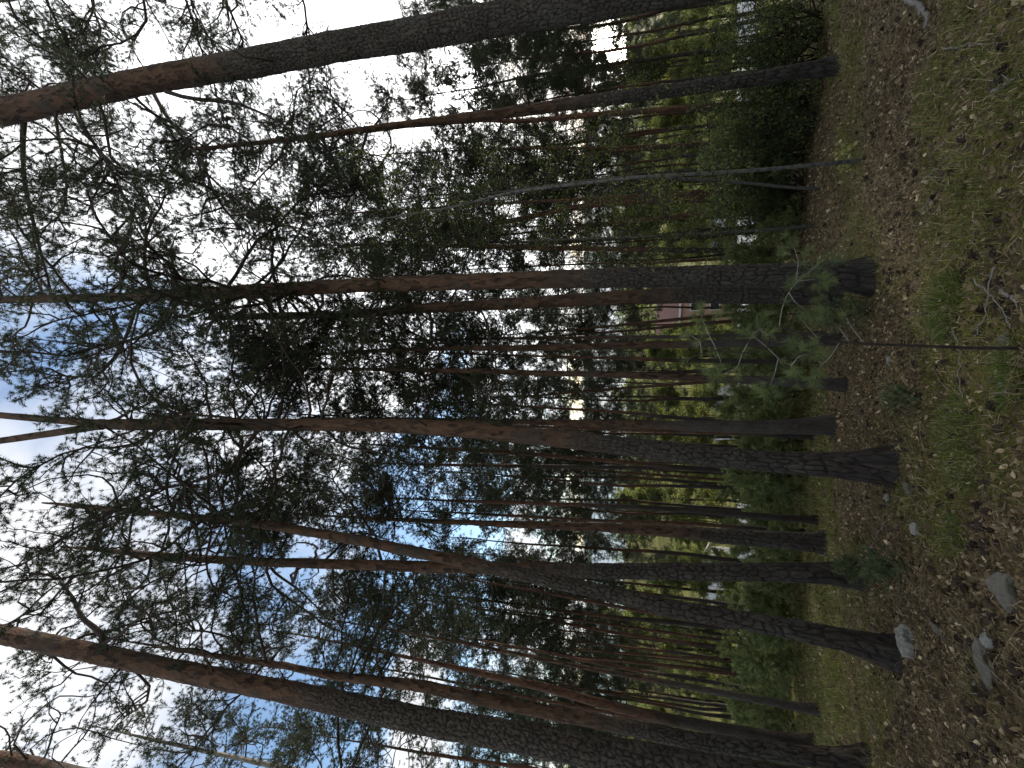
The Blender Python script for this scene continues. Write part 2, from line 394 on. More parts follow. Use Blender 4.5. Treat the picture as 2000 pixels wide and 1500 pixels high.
# ---------------------------------------------------------------- pines
def trunk_mb(P, R, segs, zb, near, seed, flare=.75):
    """P local path from the ground up, R radii; returns MB plus the attributes up (bark change) and crk (plate or crack)"""
    n = len(P); an = np.arange(segs) * 2 * PI / segs
    T = nrm(np.gradient(P, axis=0)); N1 = nrm(np.cross(np.cross(T, np.array((1., 0, 0))), T)); N2 = np.cross(T, N1)
    h = P[:, 2] - P[0, 2] - .25
    rng = np.random.default_rng(seed)
    k1 = rng.integers(4, 7); ph = rng.uniform(0, 6, 3)
    lob = 1 + (.55 * np.exp(-np.maximum(h, 0) / .26))[:, None] * (flare + .5 * flare * np.cos(k1 * an + ph[0])[None] + .3 * flare * np.cos((k1 - 2) * an + ph[1])[None])
    RR = R[:, None] * lob * (1 + .05 * np.cos(2 * an[None] + ph[2] + h[:, None] * .35))
    crk = np.ones((n, segs))
    up = np.clip((P[:, 2] - zb) / 1.1, -6, 6)[:, None] * np.ones((1, segs))
    if near:
        rm = R.mean(); nc = max(10, int(2 * PI * rm / .044));
        cu = (an / (2 * PI) * nc)[None] + np.zeros((n, 1)); 
        ch = .062 + .34 * np.exp(-np.maximum(h, 0) / 1.0); cv = np.cumsum(np.gradient(h) / ch)[:, None] + np.zeros((1, segs))
        cu = cu + (vn(cu * .9, cv * .9, seed) - .5) * .9; cv = cv + (vn(cu * .8 + 40, cv * .8, seed + 1) - .5) * 1.1
        iu = np.floor(cu).astype(np.int64); iv = np.floor(cv).astype(np.int64)
        f1 = np.full(cu.shape, 9.); f2 = np.full(cu.shape, 9.)
        for du in (-1, 0, 1):
            for dv in (-1, 0, 1):
                a = iu + du; c = iv + dv; am = np.mod(a, nc)
                d = np.hypot(a + .15 + .7 * _h(am, c, seed) - cu, (c + .15 + .7 * _h(am, c, seed + 5) - cv) * 1.25)
                f2 = np.where(d < f1, f1, np.minimum(f2, d)); f1 = np.minimum(f1, d)
        e = np.clip((f2 - f1) / (.16 + .22 * vn(cu * .35, cv * .35, seed + 11)), 0, 1); e = e * e * (3 - 2 * e)
        lowf = np.clip(.5 - up * .6, 0, 1)
        crk = (1 - (1 - e) * (.2 + .72 * lowf * (1 - .45 * np.exp(-np.maximum(h, 0) / 1.2))[:, None])) * (.66 + .34 * _h(np.mod(np.floor(cu).astype(np.int64), nc), iv, seed + 9))
        fine = vn(cu * 3.1, cv * 4.3, seed + 3) - .5
        RR = RR + (e - .6) * (.003 + .013 * lowf) + fine * (.006 + .003 * lowf) + (vn(cu * 1.3, cv * 1.1, seed + 21) - .5) * .008 * (1 - lowf) + (fbm(cu * .3, cv * .25, seed + 2) - .5) * .02
    else:
        RR = RR * (1 + .10 * (vn(an[None] * 3 + 0 * h[:, None], h[:, None] * 5 + 0 * an[None], seed) - .5))
    V = P[:, None] + RR[..., None] * (N1[:, None] * np.cos(an)[None, :, None] + N2[:, None] * np.sin(an)[None, :, None])
    i = np.arange(n - 1)[:, None] * segs; j = np.arange(segs)[None]; j2 = (j + 1) % segs
    Q = np.stack([i + j, i + j2, i + segs + j2, i + segs + j], -1).reshape(-1, 4)
    b = MB(); b.add(V.reshape(-1, 3), Q=Q)
    return b, {'up': up.ravel(), 'crk': crk.ravel()}

def crown_arrays(LP, Lr, rng, dens=1., lod=1., bare=.3, sub=(.35, 1.), wig=.4, fol=None):
    """from limb paths (ns+1,n,3) grow branchlets, twigs and shoot positions"""
    n = LP.shape[1]
    L = np.linalg.norm(np.diff(LP, axis=0), axis=2).sum(0)
    cnt = np.maximum(1, (L * (1 - bare) / .085 * dens / lod ** .7)).astype(int)
    if fol is not None: cnt = (cnt * fol).astype(int)
    idx = np.repeat(np.arange(n), cnt)
    t = bare + (1 - bare) * rng.uniform(0, 1, len(idx)) ** .8
    p, d = along(LP, idx, t)
    side = rng.normal(size=p.shape); side -= d * (side * d).sum(1, keepdims=True); side = nrm(side) * np.array((1, 1, .6))
    sl = np.clip(L[idx] * .38, .35, 1.25) * rng.uniform(*sub, len(idx)) * (1.25 - .6 * t)
    SP = grow(p, nrm(d * .55 + side * .9 + np.array((0, 0, .12))), sl, 4, wig, .05, rng)
    r0 = np.clip(.006 + .014 * sl, .006, .022) * lod ** .4
    segs = []
    for k in range(4):
        segs.append((SP[k], SP[k + 1], r0 * (1 - k * .2), r0 * (1 - (k + 1) * .2)))
    c2 = np.maximum(2, sl / .042 * (dens / lod) ** .5).astype(int)
    i2 = np.repeat(np.arange(len(idx)), c2)
    t2 = .2 + .8 * rng.uniform(0, 1, len(i2))
    p2, d2 = along(SP, i2, t2)
    s2 = nrm(rng.normal(size=p2.shape))
    tl = rng.uniform(.08, .26, len(i2)) * lod ** .3
    e2 = p2 + nrm(d2 * .7 + s2 * .8 + np.array((0, 0, .2))) * tl[:, None]
    segs.append((p2, e2, np.full(len(i2), .0032 * lod ** .7), np.full(len(i2), .002 * lod ** .7)))
    D = nrm(e2 - p2)
    TP = np.concatenate([e2 - D * .03, SP[4]]); TD = np.concatenate([D, nrm(SP[4] - SP[3])])
    mid = rng.uniform(size=len(p2)) < .5
    TP = np.concatenate([TP, (p2 + e2)[mid] * .5]); TD = np.concatenate([TD, D[mid]])
    return segs, TP, TD

def crown_mb(mb, segs, TP, TD, rng, lod=1., nsz=.062, nn=10, nw=.0064, tw=1, nm=0, tint=(.15, .85)):
    for P0, P1, R0, R1 in segs:
        if len(P0):
            V, Q = prisms(P0, P1, R0, R1, 3); mb.add(V, Q=Q, m=tw)
    sz = nsz * lod ** .6 * rng.uniform(.75, 1.25, len(TP))
    V, T = needles(TP, TD, sz, nn, nw * lod ** .9, rng, 1.05)
    tt = rng.uniform(*tint, len(TP)) * .7 + .3 * vn(TP[:, 0] * 1.3, TP[:, 2] * 1.3, 4)
    mb.add(V, T=T, m=nm, a=np.repeat(tt, nn * 3))

def limb_set(P, R, cz, n, Lm, rng, shape='pine', ns=9, droop=0.):
    """limb paths leaving a trunk path between height cz and the top"""
    z = P[:, 2]; top = z[-1]
    t = np.sort(rng.uniform(0, 1, n)) ; t = t * .97
    zz = cz + (top - cz) * t
    i = np.clip(np.searchsorted(z, zz) - 1, 0, len(z) - 2)
    f = ((zz - z[i]) / np.maximum(z[i + 1] - z[i], 1e-6))[:, None]
    p = P[i] * (1 - f) + P[i + 1] * f
    az = np.arange(n) * 2.39996 + rng.uniform(-.6, .6, n) + rng.uniform(0, 6)
    el = np.radians(-8 + 55 * t + rng.normal(0, 13, n)) - droop
    az = np.where((np.sin(az) < -.15) & (rng.uniform(size=n) < .6), -az, az)
    L = Lm * (.30 + .70 * np.sin(PI * np.clip(.30 + .68 * t, 0, 1))) * rng.uniform(.6, 1.15, n)
    D = np.stack([np.cos(az) * np.cos(el), np.sin(az) * np.cos(el), np.sin(el)], 1)
    LP = grow(p, D, L, ns, .26, .04, rng)
    rt = np.interp(zz, z, R)
    r0 = np.minimum(.008 + .0068 * L, rt * .5)
    return LP, r0

def path_from_pixels(pts, y, H, ext_top=True):
    """the trunk's centre line in the upright plane at distance y; local to the base on the ground"""
    W = []
    for X, Y, w in pts:
        p = pix(X, Y, y); W.append((*p, .5 * w * depth(p) / FPX / math.hypot(1, (750 - Y) / FPX)))
    W = np.array(sorted(W, key=lambda q: q[2]))
    # down to the ground
    sl = (W[1] - W[0]) / max(W[1, 2] - W[0, 2], .1)
    zb = float(gz(W[0, 0], y))
    if W[0, 2] > zb + .05:
        x0 = W[0, 0] - sl[0] * (W[0, 2] - zb); zb = float(gz(x0, y))
        W = np.vstack([[x0, y, zb, W[0, 3] * 1.04], W])
    else:
        W[0, 2] = zb
    b0 = W[0].copy(); b0[2] -= .25
    W = np.vstack([b0, W])
    if zb + H > W[-1, 2] + .5:
        sl = (W[-1] - W[-3]) / max(W[-1, 2] - W[-3, 2], .1)
        dz = zb + H - W[-1, 2]
        W = np.vstack([W, [W[-1, 0] + sl[0] * dz * .35, y, W[-1, 2] + dz * .5, W[-1, 3] * .55], [W[-1, 0] + sl[0] * dz * .5, y, W[-1, 2] + dz, .008]])
    base = np.array((W[1, 0], y, zb))
    W[:, :3] -= base
    return W, base

def dense(W, zs):
    z = W[:, 2]; out = np.stack([np.interp(zs, z, W[:, k]) for k in (0, 1)] + [zs, np.interp(zs, z, W[:, 3])], 1)
    ker = np.array((1, 2, 3, 2, 1)) / 9.
    for _ in range(3):
        for k in (0, 3):
            q = np.pad(out[:, k], 2, mode='edge'); out[:, k] = np.convolve(q, ker, 'valid')
    return out

def build_pine(label, pts, y, H, brk, cs, n=26, Lm=2.6, near=False, dens=1., manual=(), seed=1, lod=None, limbs_as_parts=True, forks=(), stubs=4, mat=None, group='tall pines of the wood', name='pine_tree', fol=1., bare=.18, nn=25, cat='tree'):
    rng = np.random.default_rng(seed * 101 + 3)
    W, base = path_from_pixels(pts, y, H)
    root = empty(name, base, label, cat, group)
    zb = pix(brk, 750, y)[2] - base[2]; cz = pix(cs, 750, y)[2] - base[2]
    top = W[-1, 2]
    rm = W[:, 3].max()
    if near:
        zs = np.concatenate([np.arange(-.25, max(zb + 1.2, 2), .017), np.arange(max(zb + 1.2, 2), top, .045), [top]])
        segs = int(np.clip(2 * PI * rm / .0125, 48, 128))
    else:
        zs = np.concatenate([np.linspace(-.25, 1., 10), np.arange(1.15, top, .16), [top]]); segs = 14 if y < 12 else 9
    P4 = dense(W, zs); P = P4[:, :3]; R = np.maximum(P4[:, 3], .006)
    if not near and y < 12:
        P[:, 0] += (fbm(zs * .4, zs * 0 + seed, seed) - .5) * .06
    b, ex = trunk_mb(P, R, segs, zb, near, seed)
    m = mat or (M_BARK if y < 9 else M_BARKF)
    b.build('trunk', [m], root, True, ex)
    for fk in forks:
        W2 = np.array([(*(pix(X, Y, y) - base), .48 * w * depth(pix(X, Y, y)) / FPX) for X, Y, w in fk]); W2 = W2[np.argsort(W2[:, 2])]
        W2 = np.vstack([W2, W2[-1] + (W2[-1] - W2[-2]) * 2]); W2[-1, 3] = .01
        z2 = np.arange(W2[0, 2], W2[-1, 2], .08); F4 = dense(W2, z2)
        b, ex = trunk_mb(F4[:, :3], F4[:, 3], 20, zb, False, seed + 5, 0); b.build('trunk', [m], root, True, ex)
    lod = lod or max(1., y / 8.)
    cz = min(cz, top - 1.)
    n = int(n * 1.15); LP, r0 = limb_set(P, R, cz, n, Lm * 1.05, rng)
    fo = (rng.uniform(size=n) < .9).astype(float) * fol
    mf = []
    MP = []; mr = []
    for path, r, f in manual:
        pp = []; jit = np.random.default_rng(seed * 7 + len(MP))
        for k, (X, Y) in enumerate(path):
            pp.append(pix(X, Y, y + (0 if k == 0 else k * .09 * (1 if (seed + len(MP)) % 2 else -1))) - base)
        pp = np.array(pp); pp = resample(pp, 14); pp[1:-1] += jit.normal(0, .045, (12, 3)); MP.append(smooth_path(pp, 14)); mr.append(r); mf.append(f)
    if MP:
        MP = np.stack([resample(q, 10) for q in MP], 1); LP = np.concatenate([LP, MP], 1)
        r0 = np.concatenate([r0, mr]); fo = np.concatenate([fo, mf])
    mb = MB()
    segs_, TP, TD = crown_arrays(LP, r0, rng, dens * .8, lod, bare=bare, fol=fo)
    crown_mb(mb, segs_, TP, TD, rng, lod, nn=nn)
    # dead stubs below the crown
    if stubs:
        zz = rng.uniform(max(cz * .55, 1.5), cz + 1., stubs); az = rng.uniform(0, 6.28, stubs)
        i = np.clip(np.searchsorted(P[:, 2], zz), 0, len(P) - 1)
        SPt = grow(P[i], np.stack([np.cos(az), np.sin(az), rng.uniform(-.3, .3, stubs)], 1), rng.uniform(.25, 1.2, stubs), 5, .2, -.02, rng)
        for q in range(stubs):
            V, T, Q = tube(SPt[:, q], np.linspace(.016, .005, 6), 5)
            if limbs_as_parts: bb = MB(); bb.add(V, T, Q); bb.build('dead_branch', [M_TWIG], root, True)
            else: mb.add(V, T, Q, m=1)
    for q in range(LP.shape[1]):
        rr = r0[q] * np.linspace(1, .32, LP.shape[0])
        V, T, Q = tube(LP[:, q], rr, 6 if y < 9 else 4)
        if limbs_as_parts: bb = MB(); bb.add(V, T, Q); bb.build('limb', [M_TWIG], root, True)
        else: mb.add(V, T, Q, m=1)
    mb.build('crown', [M_NEEDLE, M_TWIG], root)
    return root

# --- the near pines, one by one (picture positions of the centre line and the width there)
A = gy
pines = [
 dict(label='stout leaning pine along the top edge of the sideways photo, orange above, dark below',
      pts=[(0, 221, 54), (100, 198, 53), (300, 155, 52), (500, 122, 56), (650, 92, 58), (800, 69, 64), (950, 41, 68), (1150, 5, 74), (1300, -22, 80)], y=4.8, H=19, brk=430, cs=300, n=20, Lm=3.0, near=True, fol=1., dens=1.1,
      manual=[([(60, 190), (36, 218), (38, 260), (48, 330), (62, 410), (78, 500), (100, 570)], .045, .6), ([(140, 205), (180, 270), (215, 335), (270, 420), (315, 500), (350, 560)], .03, .9),
              ([(190, 190), (200, 240), (218, 280), (212, 320), (260, 340), (390, 368)], .025, .25), ([(300, 182), (330, 240), (400, 320), (430, 400), (490, 460)], .032, .9), ([(322, 178), (370, 192), (420, 190), (520, 215), (580, 270)], .032, .8)], seed=1),
 dict(label='slim pine standing behind the stout leaning pine, nearest to the bright sun glow',
      pts=[(400, 290, 8), (550, 274, 11), (650, 262, 13), (790, 243, 16), (1000, 219, 22), (1175, 195, 26), (1350, 172, 27), (1475, 154, 28), (1615, 131, 30)], y=A(1640), H=13.5, brk=1120, cs=760, n=34, Lm=2.6, dens=.95, near=True, seed=2),
 dict(label='thick pine with plated lower trunk and rough flared foot behind the young pine tufts',
      pts=[(0, 586, 14), (245, 580, 17), (455, 571, 26), (700, 557, 27), (1000, 548, 33), (1150, 544, 38), (1350, 540, 42), (1500, 538, 47), (1600, 538, 50), (1675, 538, 56)], y=A(1700), H=17, brk=1130, cs=640, n=40, Lm=3.3, near=True, dens=.85, seed=3,
      manual=[([(105, 590), (80, 540), (70, 480), (50, 420)], .03, .9), ([(330, 570), (345, 530), (330, 500), (360, 450)], .022, .9)]),
 dict(label='dark pine touching the thick plated pine, partly hidden behind its foot',
      pts=[(402, 622, 8), (525, 617, 14), (700, 614, 16), (790, 604, 20), (1000, 593, 23), (1175, 583, 26), (1350, 576, 30), (1500, 578, 30), (1640, 578, 33)], y=A(1650), H=12.5, brk=1300, cs=980, n=28, Lm=2.4, near=True, dens=.65, seed=4),
 dict(label='straight tall pine in the photo centre with forked top and scarred orange upper trunk',
      pts=[(217, 829, 20), (455, 829, 23), (700, 830, 26), (800, 833, 29), (895, 838, 31), (1000, 848, 33), (1140, 862, 35), (1350, 888, 40), (1510, 902, 41), (1640, 908, 48), (1720, 911, 58)], y=A(1745), H=11.2, brk=1150, cs=640, n=22, Lm=2.7, near=True, seed=5,
      forks=[[(217, 829, 17), (140, 823, 15), (0, 811, 13)], [(200, 831, 15), (110, 845, 14), (0, 861, 13)]],
      manual=[([(375, 820), (340, 795), (302, 782)], .02, .1), ([(215, 822), (260, 800), (300, 782), (330, 755)], .026, .8), ([(370, 840), (346, 875), (332, 938)], .02, .7), ([(573, 843), (616, 882), (700, 903)], .022, .9), ([(440, 840), (425, 870), (415, 900)], .02, .7), ([(200, 845), (150, 915), (115, 955)], .018, .5)]),
 dict(label='upright pine crossed by the leaning pine, with a small juniper growing at its foot',
      pts=[(175, 1072, 7), (350, 1089, 14), (525, 1098, 17), (700, 1103, 20), (825, 1107, 22), (1000, 1110, 25), (1175, 1115, 30), (1350, 1116, 34), (1510, 1117, 38), (1660, 1121, 43)], y=A(1695), H=14, brk=1060, cs=760, n=34, Lm=2.7, near=True, dens=.62, seed=6,
      manual=[([(530, 1110), (590, 1160), (640, 1210)], .024, .9), ([(450, 1098), (420, 1140), (440, 1160), (470, 1190)], .02, .9)]),
 dict(label='strongly leaning pine that crosses the upright pine, with a pale stone beside its foot',
      pts=[(140, 987, 8), (280, 1000, 10), (525, 1025, 17), (700, 1055, 20), (825, 1081, 22), (1000, 1117, 26), (1175, 1156, 30), (1300, 1186, 35), (1350, 1194, 36), (1545, 1228, 41), (1650, 1250, 45), (1737, 1273, 52)], y=A(1748), H=12.5, brk=950, cs=460, n=26, Lm=2.3, near=True, dens=.7, seed=7),
 dict(label='dark pine with reddish upper trunk just inside the thick bottom-edge pine',
      pts=[(400, 1278, 10), (560, 1301, 15), (650, 1320, 18), (825, 1340, 26), (1000, 1378, 29), (1175, 1410, 31), (1350, 1446, 34), (1580, 1477, 40), (1695, 1488, 48)], y=A(1697), H=13, brk=1200, cs=760, n=30, Lm=2.4, near=True, dens=.85, seed=8),
 dict(label='thick pine with large grey bark plates running along the bottom edge of the sideways photo',
      pts=[(0, 1238, 37), (350, 1310, 44), (595, 1358, 47), (825, 1408, 56), (1000, 1437, 62), (1175, 1470, 68), (1350, 1503, 75), (1600, 1548, 84)], y=4.3, H=17, brk=610, cs=240, n=11, Lm=2.3, near=True, fol=.7, dens=.8, seed=9,
      manual=[([(200, 1262), (161, 1210), (147, 1178), (119, 1150), (115, 1128)], .04, .9), ([(200, 1258), (262, 1217), (308, 1168)], .026, .9), ([(330, 1300), (370, 1260), (430, 1193)], .018, .6)]),
 dict(label='pine at the photo bottom-left corner with bare curved branches against white cloud',
      pts=[(0, 1480, 34), (130, 1510, 36), (400, 1575, 42), (900, 1690, 52)], y=5.6, H=16, brk=100, cs=120, n=9, Lm=1.6, seed=10,
      manual=[([(60, 1492), (0, 1460), (45, 1420), (85, 1370), (115, 1356), (148, 1371), (190, 1357), (245, 1345)], .02, .0), ([(90, 1500), (40, 1470), (80, 1435), (133, 1419), (175, 1417), (220, 1442), (280, 1458)], .02, .05), ([(160, 1510), (85, 1480), (110, 1446), (140, 1440), (180, 1420), (205, 1398)], .012, .0)], fol=.6),
 dict(label='pine with long dark limbs over the photo top-left corner, its trunk outside the frame',
      pts=[(0, -20, 50), (300, -70, 52), (700, -150, 60), (1200, -260, 70)], y=6.3, H=22, brk=600, cs=560, n=30, Lm=3.8, seed=11, dens=1.15),
 dict(label='thin grey pine behind the thick bottom-edge pine, near the blue sky patch',
      pts=[(315, 1448, 8), (525, 1494, 12), (700, 1530, 14), (1000, 1590, 18)], y=9.5, H=21, brk=1000, cs=760, n=30, Lm=2.4, seed=12, mat=M_GREY),
 dict(label='pine with a long straight dark trunk rising behind the bare twigs of the young pine',
      pts=[(650, 690, 5), (745, 684, 7), (1000, 679, 12), (1175, 675, 14), (1350, 672, 15), (1500, 669, 17), (1640, 662, 20)], y=A(1642), H=12, brk=1330, cs=1000, n=30, Lm=2.0, seed=13),
 dict(label='thin dark trunk close beside the pine behind the young pine twigs',
      pts=[(900, 662, 4), (1000, 661, 5), (1350, 657, 7), (1500, 653, 8), (1610, 650, 9)], y=A(1612), H=10, brk=1200, cs=1030, n=18, Lm=1.5, seed=14),
 dict(label='very slim pine between the two mid-sized dark pines of the photo centre',
      pts=[(930, 691, 4), (1100, 697, 5), (1350, 706, 8), (1500, 706, 9), (1597, 705, 10)], y=A(1599), H=10, brk=1320, cs=1050, n=20, Lm=1.6, seed=15),
 dict(label='slender red-barked pine whose foot stands on brown litter beside the young pine',
      pts=[(560, 719, 4), (650, 719, 5), (1000, 727, 11), (1200, 732, 12), (1350, 736, 14), (1500, 744, 17), (1650, 751, 22)], y=A(1652), H=12.5, brk=1420, cs=900, n=30, Lm=2.0, seed=16),
 dict(label='thin reddish pine leaning behind the slender red-barked pine',
      pts=[(1060, 772, 4), (1130, 765, 5), (1350, 748, 7), (1500, 738, 8)], y=15, H=13, brk=1500, cs=1150, n=22, Lm=1.8, seed=17),
 dict(label='thin dark pine leaning onto the flared pine left of the tall forked pine',
      pts=[(1035, 794, 5), (1210, 804, 6), (1350, 817, 8), (1500, 832, 10)], y=11.5, H=12, brk=1250, cs=1080, n=24, Lm=1.8, seed=18),
 dict(label='mid-sized pine with flared foot and orange flank next to the tall forked pine',
      pts=[(780, 818, 4), (860, 819, 6), (1000, 823, 11), (1175, 827, 15), (1350, 831, 20), (1500, 836, 27), (1600, 834, 30)], y=A(1632), H=12, brk=1290, cs=960, n=28, Lm=2.0, seed=19, near=False),
 dict(label='reddish trunk half hidden behind the flared pine next to the forked pine',
      pts=[(1150, 836, 6), (1350, 842, 10), (1500, 848, 12), (1587, 851, 14)], y=A(1589), H=12, brk=1480, cs=1080, n=22, Lm=1.9, seed=20),
 dict(label='thin orange pine whose foot is hidden by the tall forked pine',
      pts=[(842, 875, 6), (1000, 884, 8), (1200, 901, 9), (1350, 915, 9)], y=13, H=16, brk=1300, cs=1000, n=26, Lm=1.9, seed=21),
 dict(label='thin black trunk emerging under the tall forked pine, outer of the two beside it',
      pts=[(877, 908, 6), (1000, 910, 7), (1200, 913, 8), (1350, 915, 8)], y=14, H=16.5, brk=1000, cs=1020, n=26, Lm=1.9, seed=22),
 dict(label='wire-thin red pine standing alone in the green gap beside the tall forked pine',
      pts=[(1100, 914, 4), (1175, 920, 5), (1350, 932, 6), (1525, 947, 7)], y=17, H=15, brk=1460, cs=1140, n=24, Lm=2.0, seed=23),
 dict(label='slim dark pine standing just before the pair of mid-sized reddish pines',
      pts=[(860, 977, 4), (930, 979, 6), (1200, 989, 9), (1350, 997, 11), (1500, 1010, 13), (1595, 1015, 14)], y=A(1597), H=13, brk=1150, cs=1020, n=28, Lm=1.9, seed=24),
 dict(label='thin orange trunk tight against the stocky reddish pine',
      pts=[(1000, 1008, 5), (1105, 1013, 6), (1300, 1021, 8), (1545, 1036, 9), (1570, 1038, 10)], y=A(1572), H=13.5, brk=1420, cs=1060, n=24, Lm=1.8, seed=25),
 dict(label='stocky reddish pine with a dark flared foot between the forked pine and the crossing pair',
      pts=[(720, 1012, 6), (850, 1018, 9), (1000, 1024, 13), (1175, 1030, 17), (1350, 1040, 24), (1405, 1047, 28), (1500, 1053, 31), (1600, 1060, 35)], y=A(1617), H=12.5, brk=1360, cs=860, n=34, Lm=2.1, seed=26, near=True),
 dict(label='thin red pine emerging from behind the strongly leaning pine',
      pts=[(1000, 1146, 4), (1063, 1157, 5), (1200, 1184, 7), (1370, 1214, 8), (1500, 1240, 9)], y=15.5, H=15, brk=1450, cs=1090, n=24, Lm=1.9, seed=27),
 dict(label='straight thin pine, first of the leaning row below the strongly leaning pine',
      pts=[(1050, 1200, 4), (1200, 1221, 6), (1370, 1245, 8), (1520, 1265, 9)], y=18, H=16, brk=1380, cs=1120, n=24, Lm=2.0, seed=28),
 dict(label='straight thin pine, second of the leaning row below the strongly leaning pine',
      pts=[(950, 1191, 4), (1028, 1203, 5), (1200, 1236, 7), (1370, 1259, 9), (1526, 1280, 11)], y=17, H=17, brk=1370, cs=1030, n=26, Lm=2.0, seed=29),
 dict(label='thinnest red pine in the leaning row, nearly upright with its foot in the thicket',
      pts=[(1130, 1268, 4), (1200, 1275, 5), (1370, 1286, 6), (1537, 1297, 7)], y=16.5, H=13, brk=1500, cs=1180, n=20, Lm=1.7, seed=30),
 dict(label='red pine with a black foot, fourth of the leaning row behind the thicket',
      pts=[(1050, 1271, 4), (1115, 1283, 5), (1210, 1290, 7), (1370, 1308, 9), (1537, 1330, 11)], y=15.5, H=14, brk=1460, cs=1120, n=24, Lm=1.9, seed=31),
 dict(label='black-footed pine beside the largest pine of the leaning row',
      pts=[(1000, 1262, 4), (1063, 1274, 5), (1200, 1302, 8), (1400, 1334, 10), (1551, 1362, 12)], y=13, H=15, brk=1280, cs=1060, n=26, Lm=1.9, seed=32),
 dict(label='largest pine of the leaning row, its dark foot clear of the thicket on open grass',
      pts=[(842, 1245, 5), (954, 1266, 7), (1175, 1311, 10), (1320, 1336, 14), (1450, 1360, 17), (1600, 1389, 20)], y=A(1602), H=14, brk=1320, cs=930, n=30, Lm=2.1, seed=33),
 dict(label='rough reddish-brown pine fading into dark between the leaning row and the bottom-edge pines',
      pts=[(762, 1276, 7), (895, 1305, 12), (1070, 1345, 18), (1200, 1382, 22), (1350, 1415, 24), (1500, 1436, 26), (1570, 1447, 28)], y=A(1590), H=15.5, brk=1290, cs=830, n=32, Lm=2.2, seed=34),
 dict(label='thin orange-brown pine between the bottom-edge pine and its dark reddish-topped neighbour',
      pts=[(850, 1325, 5), (1000, 1356, 7), (1200, 1394, 9), (1400, 1430, 10), (1550, 1452, 11)], y=13, H=16, brk=1350, cs=960, n=24, Lm=2.0, seed=35),
 dict(label='thin dark pine mostly hidden behind the thick plated bottom-edge pine',
      pts=[(825, 1470, 7), (1035, 1500, 9), (1300, 1540, 11)], y=11.5, H=16, brk=1100, cs=960, n=30, Lm=2.3, seed=36),
 dict(label='thin orange pine curving close beside the slim pine under the sun glow',
      pts=[(965, 235, 6), (993, 240, 9), (1140, 226, 12), (1350, 211, 13), (1550, 196, 14)], y=10.5, H=15, brk=1450, cs=1020, n=34, Lm=2.5, dens=.85, seed=37),
 dict(label='thin straight red pine before the yellow-green clearing',
      pts=[(950, 291, 4), (1160, 289, 6), (1350, 282, 7), (1440, 272, 8), (1540, 268, 9)], y=15, H=20, brk=1430, cs=1060, n=40, Lm=2.9, dens=.85, seed=38),
 dict(label='orange pine of the twin stems seen through birch leaves, the straighter one',
      pts=[(982, 397, 6), (1157, 388, 9), (1350, 378, 14), (1480, 372, 15)], y=12, H=19, brk=1420, cs=1020, n=40, Lm=2.7, dens=.85, seed=39),
 dict(label='curved orange pine of the twin stems seen through birch leaves',
      pts=[(895, 451, 6), (950, 440, 8), (1017, 427, 10), (1105, 408, 12), (1175, 397, 13), (1350, 390, 13), (1480, 384, 13)], y=12.8, H=16, brk=1420, cs=980, n=34, Lm=2.4, dens=.85, seed=40),
 dict(label='thin red pine between the twin stems and the thick plated pine, forked near its foot',
      pts=[(1020, 455, 4), (1168, 441, 6), (1350, 420, 11), (1500, 405, 12)], y=14, H=18, brk=1450, cs=1080, n=36, Lm=2.4, dens=.85, seed=41),
 dict(label='dark straight pine halfway between the thick plated pine and the twin stems',
      pts=[(755, 478, 5), (1000, 483, 9), (1200, 486, 10), (1350, 489, 11), (1540, 490, 12)], y=13, H=19, brk=1280, cs=960, n=40, Lm=2.6, dens=.85, seed=42),
 dict(label='blackish leaning pine with a kinked foot before the white gaps',
      pts=[(1080, 476, 4), (1200, 467, 6), (1400, 455, 7), (1537, 445, 8)], y=15, H=18, brk=1100, cs=1130, n=34, Lm=2.3, seed=43),
 dict(label='thin orange pine just in the gap touching the thick plated pine',
      pts=[(1150, 515, 4), (1280, 513, 5), (1450, 503, 7), (1560, 498, 8)], y=14, H=16, brk=1560, cs=1160, n=32, Lm=2.2, seed=44),
 dict(label='orange pine before the pink house, nearer to the dark pine touching the plated one',
      pts=[(1130, 643, 4), (1200, 636, 5), (1370, 619, 7), (1500, 610, 8)], y=16, H=13.5, brk=1520, cs=1160, n=22, Lm=1.8, seed=45),
 dict(label='orange pine before the pink house, nearer to the long straight dark trunk',
      pts=[(1170, 650, 4), (1260, 643, 5), (1380, 631, 7), (1500, 622, 8)], y=16.5, H=13, brk=1520, cs=1190, n=20, Lm=1.8, seed=46),
]
for d in pines:
    d['limbs_as_parts'] = d.get('near', False) or d['y'] < 8
    build_pine(**d)

